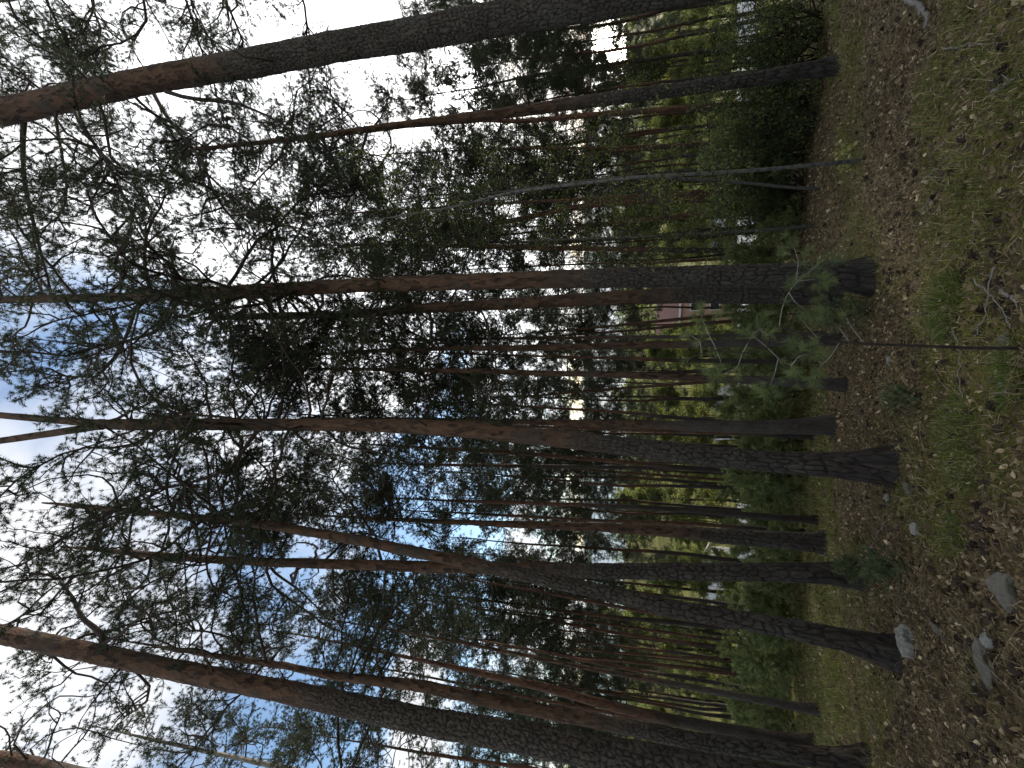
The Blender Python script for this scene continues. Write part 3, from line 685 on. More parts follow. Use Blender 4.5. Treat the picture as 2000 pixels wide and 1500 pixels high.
# --- the birch with fresh leaves beside the twin stems
def build_leafy(label, name, pts, y, H, cs, n, Lm, seed, leafsz, mat, manual=(), dens=1., tint=(.2, .9), cat='tree', per=3, bare=.15, group=None):
    rng = np.random.default_rng(seed)
    W, base = path_from_pixels(pts, y, H)
    root = empty(name, base, label, cat, group)
    zs = np.concatenate([np.linspace(-.25, .8, 8), np.arange(.9, W[-1, 2], .12), [W[-1, 2]]])
    P4 = dense(W, zs); P = P4[:, :3]; R = np.maximum(P4[:, 3], .004)
    b, ex = trunk_mb(P, R, 10, 99, False, seed, .3); b.build('trunk', [mat], root, True, ex)
    LP, r0 = limb_set(P, R, pix(cs, 750, y)[2] - base[2], n, Lm, rng)
    if manual:
        MP = np.stack([smooth_path(np.array([pix(X, Y, y - k * .06) - base for k, (X, Y) in enumerate(p)]), 10) for p in manual], 1)
        LP = np.concatenate([LP, MP], 1); r0 = np.concatenate([r0, [.012] * len(manual)])
    mb = MB()
    for q in range(LP.shape[1]):
        V, T, Q = tube(LP[:, q], r0[q] * np.linspace(.7, .2, LP.shape[0]), 5); mb.add(V, T, Q, m=1)
    segs, TP, TD = crown_arrays(LP, r0, rng, dens, 1., bare=bare, wig=.2)
    for P0, P1, R0, R1 in segs:
        V, Q = prisms(P0, P1, R0 * .5, R1 * .5, 3); mb.add(V, Q=Q, m=1)
    TP = np.repeat(TP, per, 0) + rng.normal(0, .05, (len(TP) * per, 3))
    V, Q = leaves(TP, leafsz * rng.uniform(.7, 1.3, len(TP)), rng)
    mb.add(V, Q=Q, m=0, a=np.repeat(rng.uniform(*tint, len(TP)), 4))
    mb.build('crown', [M_LEAF, M_TWIG], root)
    return root
build_leafy('slender black-marked birch with small fresh green leaves beside the twin orange stems', 'birch_tree',
    [(900, 402, 4), (1000, 374, 5), (1100, 363, 6), (1250, 345, 7), (1450, 335, 8), (1675, 314, 9)], A(1680), 9.5, 1420, 44, 2.0, 61, .032, M_BIRCH,
    manual=[[(1385, 334), (1383, 290), (1388, 230), (1380, 190), (1362, 165)], [(1380, 336), (1340, 300), (1300, 260)], [(1200, 348), (1150, 400), (1090, 440), (1040, 470)]], dens=.75, per=2)
build_leafy('slim grey sapling with a curving stem and fresh leaves behind the black-marked birch', 'leafy_sapling',
    [(1017, 371, 6), (1130, 355, 7), (1245, 345, 8), (1400, 352, 6), (1600, 372, 6)], 8.6, 9, 1400, 34, 1.9, 62, .04, M_GREY, dens=.7, per=2)
build_leafy('thin leafy sapling with yellow-green leaves in front of the dark straight pine', 'leafy_sapling',
    [(1050, 470, 4), (1250, 462, 5), (1450, 452, 6), (1600, 440, 7)], 9.4, 7, 1500, 30, 1.5, 63, .04, M_GREY, dens=.7, per=2)

# --- small pines and junipers
def shoot_plant(name, label, loc, h, w, seed, mat, group=None, needle=.05, nn=16, nw=.0045, stemr=.012, rows=9, cat='young tree', mesh=None, tint=(.1, .9), side=6):
    rng = np.random.default_rng(seed)
    root = empty(name, loc, label, cat, group)
    st = grow(np.zeros((1, 3)), np.array([[rng.normal(0, .08), rng.normal(0, .08), 1.]]), np.array([h]), 8, .06, .05, rng)
    b = MB(); V, T, Q = tube(np.vstack([[0, 0, -.1], st[:, 0]]), np.linspace(stemr, stemr * .3, 10), 6); b.add(V, T, Q); b.build('stem', [M_TWIG], root, True)
    n = rows * side
    t = np.sort(rng.uniform(.05, .97, n)); p, d = along(st, np.zeros(n, int), t)
    az = rng.uniform(0, 6.28, n); el = rng.uniform(.1, .9, n)
    D = np.stack([np.cos(az) * np.cos(el), np.sin(az) * np.cos(el), np.sin(el)], 1)
    L = w * (1.05 - .75 * t) * rng.uniform(.6, 1.1, n)
    BP = grow(p, D, L, 4, .16, .12, rng)
    mb = MB()
    for k in range(4):
        V, Q = prisms(BP[k], BP[k + 1], np.full(n, .005 - .0008 * k), np.full(n, .0042 - .0008 * k), 3); mb.add(V, Q=Q, m=1)
    per = max(3, int(w / .06))
    i2 = np.repeat(np.arange(n), per); t2 = rng.uniform(.25, 1., len(i2)); p2, d2 = along(BP, i2, t2)
    D2 = nrm(d2 + rng.normal(size=d2.shape) * .45)
    TP = np.concatenate([p2, BP[4], st[8]]); TD = np.concatenate([D2, nrm(BP[4] - BP[3]), nrm(st[8] - st[7])])
    V, T = needles(TP, TD, needle * rng.uniform(.8, 1.2, len(TP)), nn, nw, rng, .8)
    mb.add(V, T=T, m=0, a=np.repeat(rng.uniform(*tint, len(TP)), nn * 3))
    mb.build('foliage', [mat, M_TWIG], root)
    KIDS[root.name] = list(root.children)
    return root

def foreground_pine():
    y = 2.75; rng = np.random.default_rng(5)
    base = gp(2000, 680); base = np.array((pix(2000, 680, y)[0], y, float(gz(pix(2000, 680, y)[0], y))))
    root = empty('young_pine', base, 'thin young foreground pine with pale bare twigs and loose tufts of long light-green needles', 'young tree')
    def w(path, dy=0.): return np.array([pix(X, Y, y + dy * k) - base for k, (X, Y) in enumerate(path)])
    stem = [(2070, 682), (2000, 680), (1900, 680), (1830, 677), (1750, 674), (1680, 671), (1600, 664), (1560, 650), (1522, 638), (1503, 657), (1500, 680), (1450, 690), (1400, 684), (1370, 690), (1345, 702)]
    sp = resample(w(stem), 60)
    b = MB(); V, T, Q = tube(sp, np.interp(np.arange(60), [0, 25, 60], [.0125, .008, .0035]), 7); b.add(V, T, Q); b.build('stem', [M_TWIG], root, True)
    br = [([(1522, 638), (1527, 600), (1540, 570), (1555, 550), (1595, 520), (1612, 505)], -.03), ([(1555, 550), (1560, 510), (1550, 480)], .05), ([(1540, 570), (1552, 590), (1575, 606)], -.04),
          ([(1500, 680), (1520, 700), (1545, 715), (1565, 735)], .05), ([(1520, 700), (1512, 735), (1500, 760)], .05), ([(1545, 715), (1560, 695), (1590, 690)], -.04), ([(1600, 664), (1580, 690), (1560, 672)], .04),
          ([(1400, 684), (1385, 655), (1372, 625), (1368, 600)], .04), ([(1450, 690), (1440, 720), (1400, 735)], -.05), ([(1370, 690), (1368, 668), (1350, 655)], .05), ([(1400, 684), (1410, 712), (1385, 722)], .03), ([(1450, 690), (1470, 652), (1490, 640)], -.04),
          ([(1660, 670), (1640, 640), (1600, 612)], .05), ([(1640, 668), (1620, 700), (1600, 716), (1590, 745)], .06), ([(1555, 550), (1590, 545), (1610, 555)], .03)]
    mb = MB(); TPs = []; TDs = []
    for path, dy in br:
        q = smooth_path(w(path, dy), 14)
        bb = MB(); V, T, Q = tube(q, np.linspace(.0032, .0016, 14), 5); bb.add(V, T, Q); bb.build('branch', [M_PALETWIG], root, True)
        TPs.append(q[-1]); TDs.append(nrm(q[-1] - q[-3]))
        for k in (4, 6, 7, 8, 9, 10, 11, 12):
            if rng.uniform() < .9:
                d = nrm(nrm(q[k + 1] - q[k]) + rng.normal(size=3) * .7); e = q[k] + d * rng.uniform(.02, .09)
                V, Q = prisms(q[k][None], e[None], np.array([.002]), np.array([.0016])); mb.add(V, Q=Q, m=1)
                TPs.append(e); TDs.append(d)
    TPs.append(sp[-1]); TDs.append(nrm(sp[-1] - sp[-3]))
    TP = np.array(TPs); TD = np.array(TDs)
    V, T = needles(TP, TD, .066 * rng.uniform(.6, 1.25, len(TP)), 80, .0018, rng, .95)
    mb.add(V, T=T, m=0, a=np.repeat(rng.uniform(.1, .9, len(TP)), 80 * 3))
    mb.build('foliage', [M_LONG, M_TWIG], root)
    # a few bare grey side twigs
    for path in ([(1500, 680), (1470, 655), (1452, 640)], [(1503, 657), (1480, 640), (1478, 615)], [(1600, 664), (1570, 630), (1555, 610)], [(1690, 671), (1670, 650), (1640, 600)]):
        q = smooth_path(w(path, .03), 10); bb = MB(); V, T, Q = tube(q, np.linspace(.0032, .001, 10), 5); bb.add(V, T, Q); bb.build('bare_twig', [M_PALETWIG], root, True)
foreground_pine()
def at(X, Y, dz=0.): p = gp(X, Y); p[2] += dz; return p
shoot_plant('juniper', 'small spiky grey-green juniper beside the foot of the thick plated pine', at(1695, 612), .5, .38, 21, M_JUN, needle=.05, cat='shrub')
shoot_plant('spruce_seedling', 'low blue-green spruce seedling on brown litter in the foreground', at(1792, 772), .22, .26, 22, M_JUN, needle=.035, rows=7, cat='young tree')
shoot_plant('juniper', 'small juniper growing at the foot of the upright crossed pine', at(1712, 1112), .34, .3, 23, M_JUN, needle=.04, cat='shrub')
shoot_plant('juniper', 'sprawling low juniper on litter before the upright crossed pine', at(1775, 1110), .24, .36, 24, M_JUN, needle=.035, cat='shrub')

# thicket of young pines on the brow: four kinds, then copies
TH_G = 'young pines of the thicket on the slope'
protos = []
for k in range(4):
    r = shoot_plant('young_pine', 'bushy young pine in the dark green thicket under the tall pines', (0, 0, 0), 1.1 + .17 * k, .85 + .07 * k, 70 + k, M_THICK, TH_G, needle=.075, nn=12, nw=.010, stemr=.02, rows=13, tint=(.1, 1.))
    protos.append(r)
rng = np.random.default_rng(12)
spots = []
for Y in range(560, 1520, 20):
    spots.append((1566 + rng.uniform(-16, 12), Y + rng.uniform(-8, 8), rng.uniform(.7, 1.15)))
for Y in range(570, 1500, 36):
    spots.append((1530 + rng.uniform(-8, 8), Y + rng.uniform(-12, 12), rng.uniform(.8, 1.35)))
for Y in range(200, 560, 36):
    spots.append((1572 + rng.uniform(-12, 14), Y + rng.uniform(-10, 10), rng.uniform(.8, 1.3)))
first = [True] * 4
for i, (X, Y, s) in enumerate(spots):
    k = i % 4
    p = at(X, Y)
    o = protos[k] if first[k] else copy_tree(protos[k]); first[k] = False
    o.location = p; o.rotation_euler = (0, 0, rng.uniform(0, 6.28)); o.scale = (s, s, s * rng.uniform(.8, 1.15))

# --- dark shrubs at the right of the upright view (upper right of the sideways photo)
def bush(name, label, loc, h, w, seed, leaf=.06, n=14, group=None, mat=None, cnt=1.):
    rng = np.random.default_rng(seed)
    root = empty(name, loc, label, 'shrub', group)
    az = rng.uniform(0, 6.28, n); el = rng.uniform(.75, 1.45, n)
    D = np.stack([np.cos(az) * np.cos(el), np.sin(az) * np.cos(el), np.sin(el)], 1)
    P0 = np.stack([np.cos(az) * w * .1, np.sin(az) * w * .1, np.full(n, -.08)], 1)
    LP = grow(P0, D, h * rng.uniform(.75, 1.1, n), 9, .12, 0., rng)
    b = MB()
    for q in range(n):
        V, T, Q = tube(LP[:, q], np.linspace(.018, .005, 10), 5); b.add(V, T, Q)
    b.build('stems', [M_TWIG], root, True)
    segs, TP, TD = crown_arrays(LP, np.full(n, .02), rng, .55 * cnt, 1.8, bare=.12)
    mb = MB()
    for P0, P1, R0, R1 in segs:
        V, Q = prisms(P0, P1, R0 * .6, R1 * .6, 3); mb.add(V, Q=Q, m=1)
    TP = np.repeat(TP, 3, 0) + rng.normal(0, .07, (len(TP) * 3, 3))
    V, Q = leaves(TP, leaf * rng.uniform(.7, 1.3, len(TP)), rng)
    mb.add(V, Q=Q, m=0, a=np.repeat(rng.uniform(.0, .7, len(TP)), 4)); mb.build('foliage', [mat or M_LEAF, M_TWIG], root)
    return root
for i, (X, Y, h, w, lab) in enumerate([
    (1600, 40, 2.4, 1.6, 'tall dark shrub nearest the stout leaning pine, at the photo top edge'),
    (1590, 105, 2.2, 1.6, 'dense dark shrub between the stout leaning pine and the slim pine under the sun glow'),
    (1580, 190, 1.9, 1.3, 'dark leafy shrub just past the foot of the slim pine under the sun glow'),
    (1590, 245, 2.0, 1.0, 'leafy shrub below the yellow-green clearing'),
    (1575, 300, 2.3, 1.0, 'green shrub behind the foot of the black-marked birch'),
    (1570, 375, 2.0, 1.0, 'green shrub hiding the feet of the twin orange stems'),
    (1560, 430, 1.8, .9, 'low green shrub between the twin stems and the white gaps')]):
    bush('shrub', lab, at(X, Y), h, w, 200 + i, .055, 16, mat=M_LEAF, cnt=1.3)
# low bright green plant on the brow
def herb(label, loc, seed, n=26, sz=.07):
    rng = np.random.default_rng(seed); root = empty('green_herb', loc, label, 'plant')
    az = rng.uniform(0, 6.28, n); el = rng.uniform(.3, 1.3, n)
    D = np.stack([np.cos(az) * np.cos(el), np.sin(az) * np.cos(el), np.sin(el)], 1)
    SP = grow(np.zeros((n, 3)) + np.array((0, 0, -.02)), D, rng.uniform(.12, .34, n), 4, .1, -.05, rng)
    b = MB()
    for k in range(4):
        V, Q = prisms(SP[k], SP[k + 1], np.full(n, .003), np.full(n, .0025)); b.add(V, Q=Q)
    b.build('stalks', [M_GRASS], root)
    P = np.concatenate([SP[2], SP[3], SP[4], SP[4]]) + rng.normal(0, .015, (4 * n, 3))
    V, Q = leaves(P, sz * rng.uniform(.6, 1.3, len(P)), rng, 1.2); m = MB(); m.add(V, Q=Q, a=np.repeat(rng.uniform(.6, 1, len(P)), 4)); m.build('leaves', [M_GRASS], root)
def tuft(label, X, Y, rad, L, n, seed):
    rng = np.random.default_rng(seed); c = at(X, Y); root = empty('grass_tuft', c, label, 'grass tuft')
    a = rng.uniform(0, 6.28, n); r = rad * np.sqrt(rng.uniform(0, 1, n)); x = c[0] + r * np.cos(a) * 1.3; y = c[1] + r * np.sin(a)
    P = np.stack([x, y, gz(x, y) - .01], 1) - c
    D = np.stack([np.cos(a) * .5, np.sin(a) * .5, np.ones(n)], 1) + rng.normal(0, .35, (n, 3))
    SP = grow(P, D, L * .75 * rng.uniform(.4, 1.2, n), 5, .14, -.16, rng); sd = nrm(np.cross(D, rng.normal(size=(n, 3))))
    wd = np.array((.0022, .0022, .0019, .0015, .0009, .0002)); mb = MB()
    V = np.stack([np.stack([SP[k] - sd * wd[k], SP[k] + sd * wd[k]], 1) for k in range(6)], 1).reshape(-1, 3)
    k0 = np.arange(n)[:, None] * 12
    Q = np.concatenate([np.concatenate([k0 + 2 * k, k0 + 2 * k + 1, k0 + 2 * k + 3, k0 + 2 * k + 2], 1) for k in range(5)])
    mb.add(V, Q=Q, a=np.repeat(np.where(rng.uniform(size=n) < .1, 1., rng.uniform(.35, .8, n)), 12)); mb.build('blades', [M_TUFT], root)
tuft('bright green grass tuft beside the dry stalks in front of the thick plated pine', 1848, 598, .20, .17, 1500, 1)
tuft('dense green grass tuft at the photo right edge beside the young pine stem', 1990, 728, .16, .14, 800, 2)
tuft('wide loose grass tuft in front of the tall forked pine', 1880, 860, .30, .15, 1300, 3)
tuft('small bright grass tuft in the litter past the tall forked pine', 1862, 1045, .12, .10, 600, 4)
tuft('small mossy grass tuft beside the long tan stone', 1905, 1322, .14, .07, 700, 5)
herb('bright green leafy herb on the brow beside the foot of the black-marked birch', at(1668, 300), 8)

# ---------------------------------------------------------------- woods farther down the slope
def far_pine(seed, H, Lm):
    rng = np.random.default_rng(seed)
    root = empty('pine_tree', (0, 0, 0), 'slender pine farther down the slope, reddish trunk under a high crown', 'tree', 'pines farther down the slope')
    zs = np.concatenate([[-.4, 0, .4], np.arange(1, H, .5), [H]])
    x = (fbm(zs * .12, zs * 0, seed) - .5) * .9; x -= x[1]
    P = np.stack([x, (fbm(zs * .12, zs * 0 + 9, seed) - .5) * .6, zs], 1); R = np.interp(zs, [-.4, 0, 1, H], [.2, .16, .12, .015])
    b, ex = trunk_mb(P, R, 8, H * .3, False, seed); b.build('trunk', [M_BARKF], root, True, ex)
    LP, r0 = limb_set(P, R, H * .46, 40, Lm, rng); mb = MB()
    for q in range(LP.shape[1]):
        V, T, Q = tube(LP[:, q], r0[q] * np.linspace(1, .4, LP.shape[0]), 4); mb.add(V, T, Q, m=1)
    s, TP, TD = crown_arrays(LP, r0, rng, 1.35, 2.4); crown_mb(mb, s, TP, TD, rng, 2.4, nn=14); mb.build('crown', [M_NEEDLE, M_TWIG], root)
    KIDS[root.name] = list(root.children); return root
def far_leafy(seed, H, W, label, g):
    rng = np.random.default_rng(seed)
    root = empty('broadleaf_tree', (0, 0, 0), label, 'tree', g)
    zs = np.concatenate([[-.4, 0, .4], np.arange(1, H, .6), [H]])
    P = np.stack([(fbm(zs * .2, zs * 0, seed) - .5) * .6, (fbm(zs * .2, zs * 0 + 9, seed) - .5) * .6, zs], 1); R = np.interp(zs, [-.4, 0, 1, H], [.22, .18, .14, .02])
    b, ex = trunk_mb(P, R, 8, 99, False, seed); b.build('trunk', [M_GREY], root, True, ex)
    LP, r0 = limb_set(P, R, H * .18, 34, W, rng); mb = MB()
    for q in range(LP.shape[1]):
        V, T, Q = tube(LP[:, q], r0[q] * np.linspace(.8, .2, LP.shape[0]), 4); mb.add(V, T, Q, m=1)
    s, TP, TD = crown_arrays(LP, r0, rng, 1.2, 2.2, bare=.2)
    TP = np.repeat(TP, 4, 0) + rng.normal(0, .16, (len(TP) * 4, 3))
    V, Q = leaves(TP, .17 * rng.uniform(.6, 1.3, len(TP)), rng)
    tt = np.clip(rng.uniform(.0, .6, len(TP)) + .5 * vn(TP[:, 0] * .8, TP[:, 2] * .8, seed), 0, 1)
    mb.add(V, Q=Q, m=0, a=np.repeat(tt, 4)); mb.build('crown', [M_FAR, M_TWIG], root)
    KIDS[root.name] = list(root.children); return root
rng = np.random.default_rng(99)
fp = [far_pine(300 + k, 18 + 1.3 * k, 2.3 + .15 * k) for k in range(5)]
used = set()
def place(protos, k, x, y, s, rz):
    o = protos[k]
    if o.name in used: o = copy_tree(o)
    else: used.add(o.name)
    o.location = (x, y, float(gz(x, y))); o.rotation_euler = (0, 0, rz); o.scale = (s, s, s)
    return o
cnt = 0
for a_, y_, s_ in ((.98, 11.5, .52), (.86, 13.5, .55), (1.06, 14.5, .6), (.74, 16, .6), (.93, 17.5, .62)):
    place(fp, int(rng.integers(5)), a_ * y_, y_, s_, rng.uniform(0, 6.28)); cnt += 1
for y0 in (18, 20.5, 23, 26, 29, 33, 46, 54, 63):
    nx = int(9 + y0 * .42)
    for j in range(nx):
        if rng.uniform() < .22: continue
        a = -1.0 + 2.0 * (j + rng.uniform(.1, .9)) / nx
        if y0 > 30 and abs(a * 1.08 - .19) < .04: continue
        y = y0 + rng.uniform(-1.5, 1.5)
        place(fp, int(rng.integers(5)), a * y * 1.08, y, rng.uniform(.62, .95), rng.uniform(0, 6.28)); cnt += 1
fl = [far_leafy(400 + k, 9 + 1.3 * k, 2.6 + .3 * k, 'yellow-green broadleaf tree in fresh spring leaf, farther down the slope behind the pines', 'broadleaf trees farther down the slope') for k in range(4)]
for y0 in (27, 36, 48, 58, 72, 90, 120):
    nx = int(5 + y0 * .16)
    for j in range(nx):
        a = -1.0 + 2.0 * (j + rng.uniform(.1, .9)) / nx
        y = y0 + rng.uniform(-3, 3)
        if y0 == 27 and rng.uniform() < .3: continue
        if abs(a * 1.08 - .19) < .05 and 34 < y < 80: continue
        place(fl, int(rng.integers(4)), a * y * 1.08, y, rng.uniform(.7, 1.15) * (.6 if y0 == 27 else 1.), rng.uniform(0, 6.28)); cnt += 1
# the shore wood beyond, one mass
def shore_wood():
    rng = np.random.default_rng(5); n = 420
    y = rng.uniform(150, 380, n); x = (rng.uniform(-1, 1, n)) * y * 1.15
    mb = MB(); h = rng.uniform(8, 15, n)
    for i in range(n):
        m = 110; p = nrm(rng.normal(size=(m, 3))) * rng.uniform(.35, 1, (m, 1)) ** .5
        p = p * np.array((h[i] * .28, h[i] * .28, h[i] * .42)) + np.array((x[i], y[i], float(gz(x[i], y[i])) + h[i] * .58))
        V, Q = leaves(p, rng.uniform(.7, 1.5, m), rng, asp=.9); mb.add(V, Q=Q, a=np.repeat(np.clip(rng.uniform(0, .5, m) + rng.uniform(0, .3), 0, 1), 4))
    o = mb.build('shore_wood', [M_FAR]); tag(o, 'far mass of green treetops before the water', 'wood', kind='stuff')
shore_wood()

# ---------------------------------------------------------------- road, fence and houses below the slope
def strip(name, y0, y1, mat, dz):
    xs = np.linspace(-60, 60, 121); V = []
    for x in xs:
        for yy in (y0, y1): V.append((x, yy + 1.2 * math.sin(x * .07), 0))
    V = np.array(V); V[:, 2] = gz(V[:, 0], V[:, 1]) + dz
    z = (V[0::2, 2] + V[1::2, 2]) / 2 + .12; V[0::2, 2] = z - .25; V[1::2, 2] = z + .35
    Q = [(2 * i, 2 * i + 2, 2 * i + 3, 2 * i + 1) for i in range(120)]
    b = MB(); b.add(V, Q=Q); o = b.build(name, [mat], smooth=True); o['kind'] = 'structure'
strip('road', 38, 43, M_ROAD, .25)
def fence():
    root = empty('fence', (0, 30, float(gz(0, 30))), 'low wire fence with thin grey posts crossing behind the thicket', 'fence')
    base = np.array(root.location)
    xs = np.arange(-30, 31, 2.5)
    for x in xs:
        z = float(gz(x, 30)); b = MB(); V, T, Q = tube([(x - base[0], 0, z - .3 - base[2]), (x - base[0], 0, z + 1.35 - base[2])], .045, 6); b.add(V, T, Q); b.build('post', [M_WOOD], root)
    for hh in (.45, .9, 1.28):
        b = MB(); V, T, Q = tube([(x - base[0], -.06, float(gz(x, 30)) + hh - base[2]) for x in xs], .02, 4); b.add(V, T, Q); b.build('wire', [M_WOOD], root)
fence()
def box(b, x0, x1, y0, y1, z0, z1):
    b.add([(x0, y0, z0), (x1, y0, z0), (x1, y1, z0), (x0, y1, z0), (x0, y0, z1), (x1, y0, z1), (x1, y1, z1), (x0, y1, z1)], Q=[(0, 3, 2, 1), (4, 5, 6, 7), (0, 1, 5, 4), (1, 2, 6, 5), (2, 3, 7, 6), (3, 0, 4, 7)])
def house(label, x, y, w, d, h, rh, wall, rz=0., nwin=3, roof=None):
    root = empty('house', (x, y, float(gz(x, y)) - .3), label, 'house'); root.rotation_euler = (0, 0, rz)
    b = MB(); box(b, -w / 2, w / 2, -d / 2, d / 2, 0, h)
    b.add([(-w / 2, -d / 2, h), (-w / 2, d / 2, h), (-w / 2, 0, h + rh - .05)], T=[(0, 1, 2)]); b.add([(w / 2, -d / 2, h), (w / 2, d / 2, h), (w / 2, 0, h + rh - .05)], T=[(0, 2, 1)]); b.build('wall', [wall], root)
    b = MB(); e = .4
    for s in (-1, 1):
        a = np.array([(-w / 2 - e, s * (d / 2 + e), h - rh * e / (d / 2)), (w / 2 + e, s * (d / 2 + e), h - rh * e / (d / 2)), (w / 2 + e, 0, h + rh), (-w / 2 - e, 0, h + rh)])
        V = np.concatenate([a, a + np.array((0, 0, .18))]); b.add(V, Q=[(0, 1, 2, 3), (4, 5, 6, 7), (0, 1, 5, 4), (1, 2, 6, 5), (3, 0, 4, 7)])
    b.build('roof', [roof or M_ROOF], root)
    b = MB(); box(b, -w / 2 - e, w / 2 + e, -d / 2 - e - .06, -d / 2 - e + .02, h - rh * e / (d / 2) - .12, h - rh * e / (d / 2) + .16); b.build('fascia', [M_WHITE], root)
    for s in range(3):
        for i in range(nwin):
            cx = -w / 2 + w * (i + .5) / nwin; z0 = .9 + s * 2.7
            if z0 + 1.4 > h: continue
            f = MB(); box(f, cx - .65, cx + .65, -d / 2 - .07, -d / 2 - .003, z0, z0 + 1.4); fo = f.build('window', [M_WHITE], root)
            g = MB(); box(g, cx - .5, cx + .5, -d / 2 - .10, -d / 2 - .072, z0 + .13, z0 + 1.27); g.build('pane', [M_GLASS], fo)
px = pix(1310, 600, 66)
house('pink rendered house with white eaves glimpsed between the trunks beside the long straight dark pine', px[0], 66, 8, 8, 9.4, 2.2, M_RED, -.2)
px = pix(1490, 812, 46)
house('small white house seen low between thin trunks beside the flared mid-sized pine', px[0], 47, 5, 5, 3.2, 1.2, M_WHITE, .2, 2, M_ROAD)
px = pix(1480, 450, 50)
house('white house mostly hidden behind the dark straight pine and shrubs', px[0], 50, 4, 4, 3.2, 1.2, M_WHITE, .1, 2, M_ROAD)
px = pix(1480, 1150, 52)
house('white house far below, showing between the crossing pair and the stocky pine', px[0], 52, 7, 6, 3.8, 1.5, M_WHITE, -.1, 3, M_ROAD)

# ---------------------------------------------------------------- forest floor cover
def scatter(n, y0, y1, rng, k=1.):
    u = rng.uniform(0, 1, n); y = np.sqrt(y0 ** 2 + (y1 ** 2 - y0 ** 2) * u); x = rng.uniform(-1, 1, n) * (y * 1.12 + .4)
    return x, y
def litter():
    rng = np.random.default_rng(17); mb = MB()
    for n, y0, y1, s0, s1 in ((46000, 2.3, 7, .018, .054), (34000, 7, 14, .03, .08), (16000, 14, 30, .06, .13)):
        x, y = scatter(n, y0, y1, rng)
        m = moss(x, y) * .7 + .3 * fbm(x * 1.3, y * 1.3, 55); keep = rng.uniform(size=n) > m * .68
        x, y = x[keep], y[keep]; n = len(x)
        P = np.stack([x, y, gz(x, y) + rng.uniform(.0, .022, n)], 1)
        N = nrm(rng.normal(size=(n, 3)) * np.array((.55, .55, .3)) + np.array((0, -.2, 1.)))
        Aax = nrm(np.cross(N, rng.normal(size=(n, 3)))); B = np.cross(N, Aax)
        s = (rng.uniform(s0, s1, n) * np.where(rng.uniform(size=n) < .06, 1.5, 1.))[:, None]
        c1 = rng.uniform(-.05, .32, (n, 1)); c2 = rng.uniform(-.05, .32, (n, 1)); wd = rng.uniform(.2, .38, (n, 1))
        V = np.stack([P - Aax * s * .5 + N * s * rng.uniform(0, .2, (n, 1)), P - Aax * s * .1 - B * s * wd + N * s * c1, P + Aax * s * .22 - B * s * wd * .8 + N * s * c1, P + Aax * s * .52 + N * s * rng.uniform(0, .25, (n, 1)),
                      P + Aax * s * .22 + B * s * wd * .8 + N * s * c2, P - Aax * s * .1 + B * s * wd + N * s * c2, P + Aax * s * .05], 1).reshape(-1, 3)
        k = np.arange(n)[:, None] * 7
        T = np.concatenate([np.concatenate([k + a, k + bb, k + 6], 1) for a, bb in ((0, 1), (1, 2), (2, 3), (3, 4), (4, 5), (5, 0))])
        tt = np.clip(rng.beta(1.6, 2.3, n) * .9 + .15 * (fbm(x, y, 8) - .5), 0, 1)
        tt = np.where(rng.uniform(size=n) < .05, rng.uniform(.85, 1, n), tt)
        mb.add(V, T=T, a=np.repeat(tt, 7))
    o = mb.build('leaf_litter', [M_LITTER]); tag(o, 'dry brown leaves littering the forest floor', 'leaf litter', kind='stuff')
litter()
def bits():
    rng = np.random.default_rng(18); mb = MB()
    for n, y0, y1, l0, l1, w in ((60000, 2.3, 7, .02, .07, .0022), (30000, 7, 15, .04, .1, .005)):
        x, y = scatter(n, y0, y1, rng); P = np.stack([x, y, gz(x, y) + rng.uniform(.004, .03, n)], 1)
        d = nrm(rng.normal(size=(n, 3)) * np.array((1, 1, .25))); L = rng.uniform(l0, l1, n)[:, None]; sd = nrm(np.cross(d, np.array((0, 0, 1.)) + rng.normal(size=(n, 3)) * .3)) * w
        V = np.stack([P - d * L / 2 - sd, P - d * L / 2 + sd, P + d * L / 2 + sd, P + d * L / 2 - sd], 1).reshape(-1, 3)
        mb.add(V, Q=np.arange(n * 4).reshape(-1, 4), a=np.repeat(rng.beta(1.5, 2.2, n), 4))
    o = mb.build('fallen_needles', [M_LITTER]); tag(o, 'fallen brown pine needles strewn over the forest floor', 'pine needles', kind='stuff')
bits()
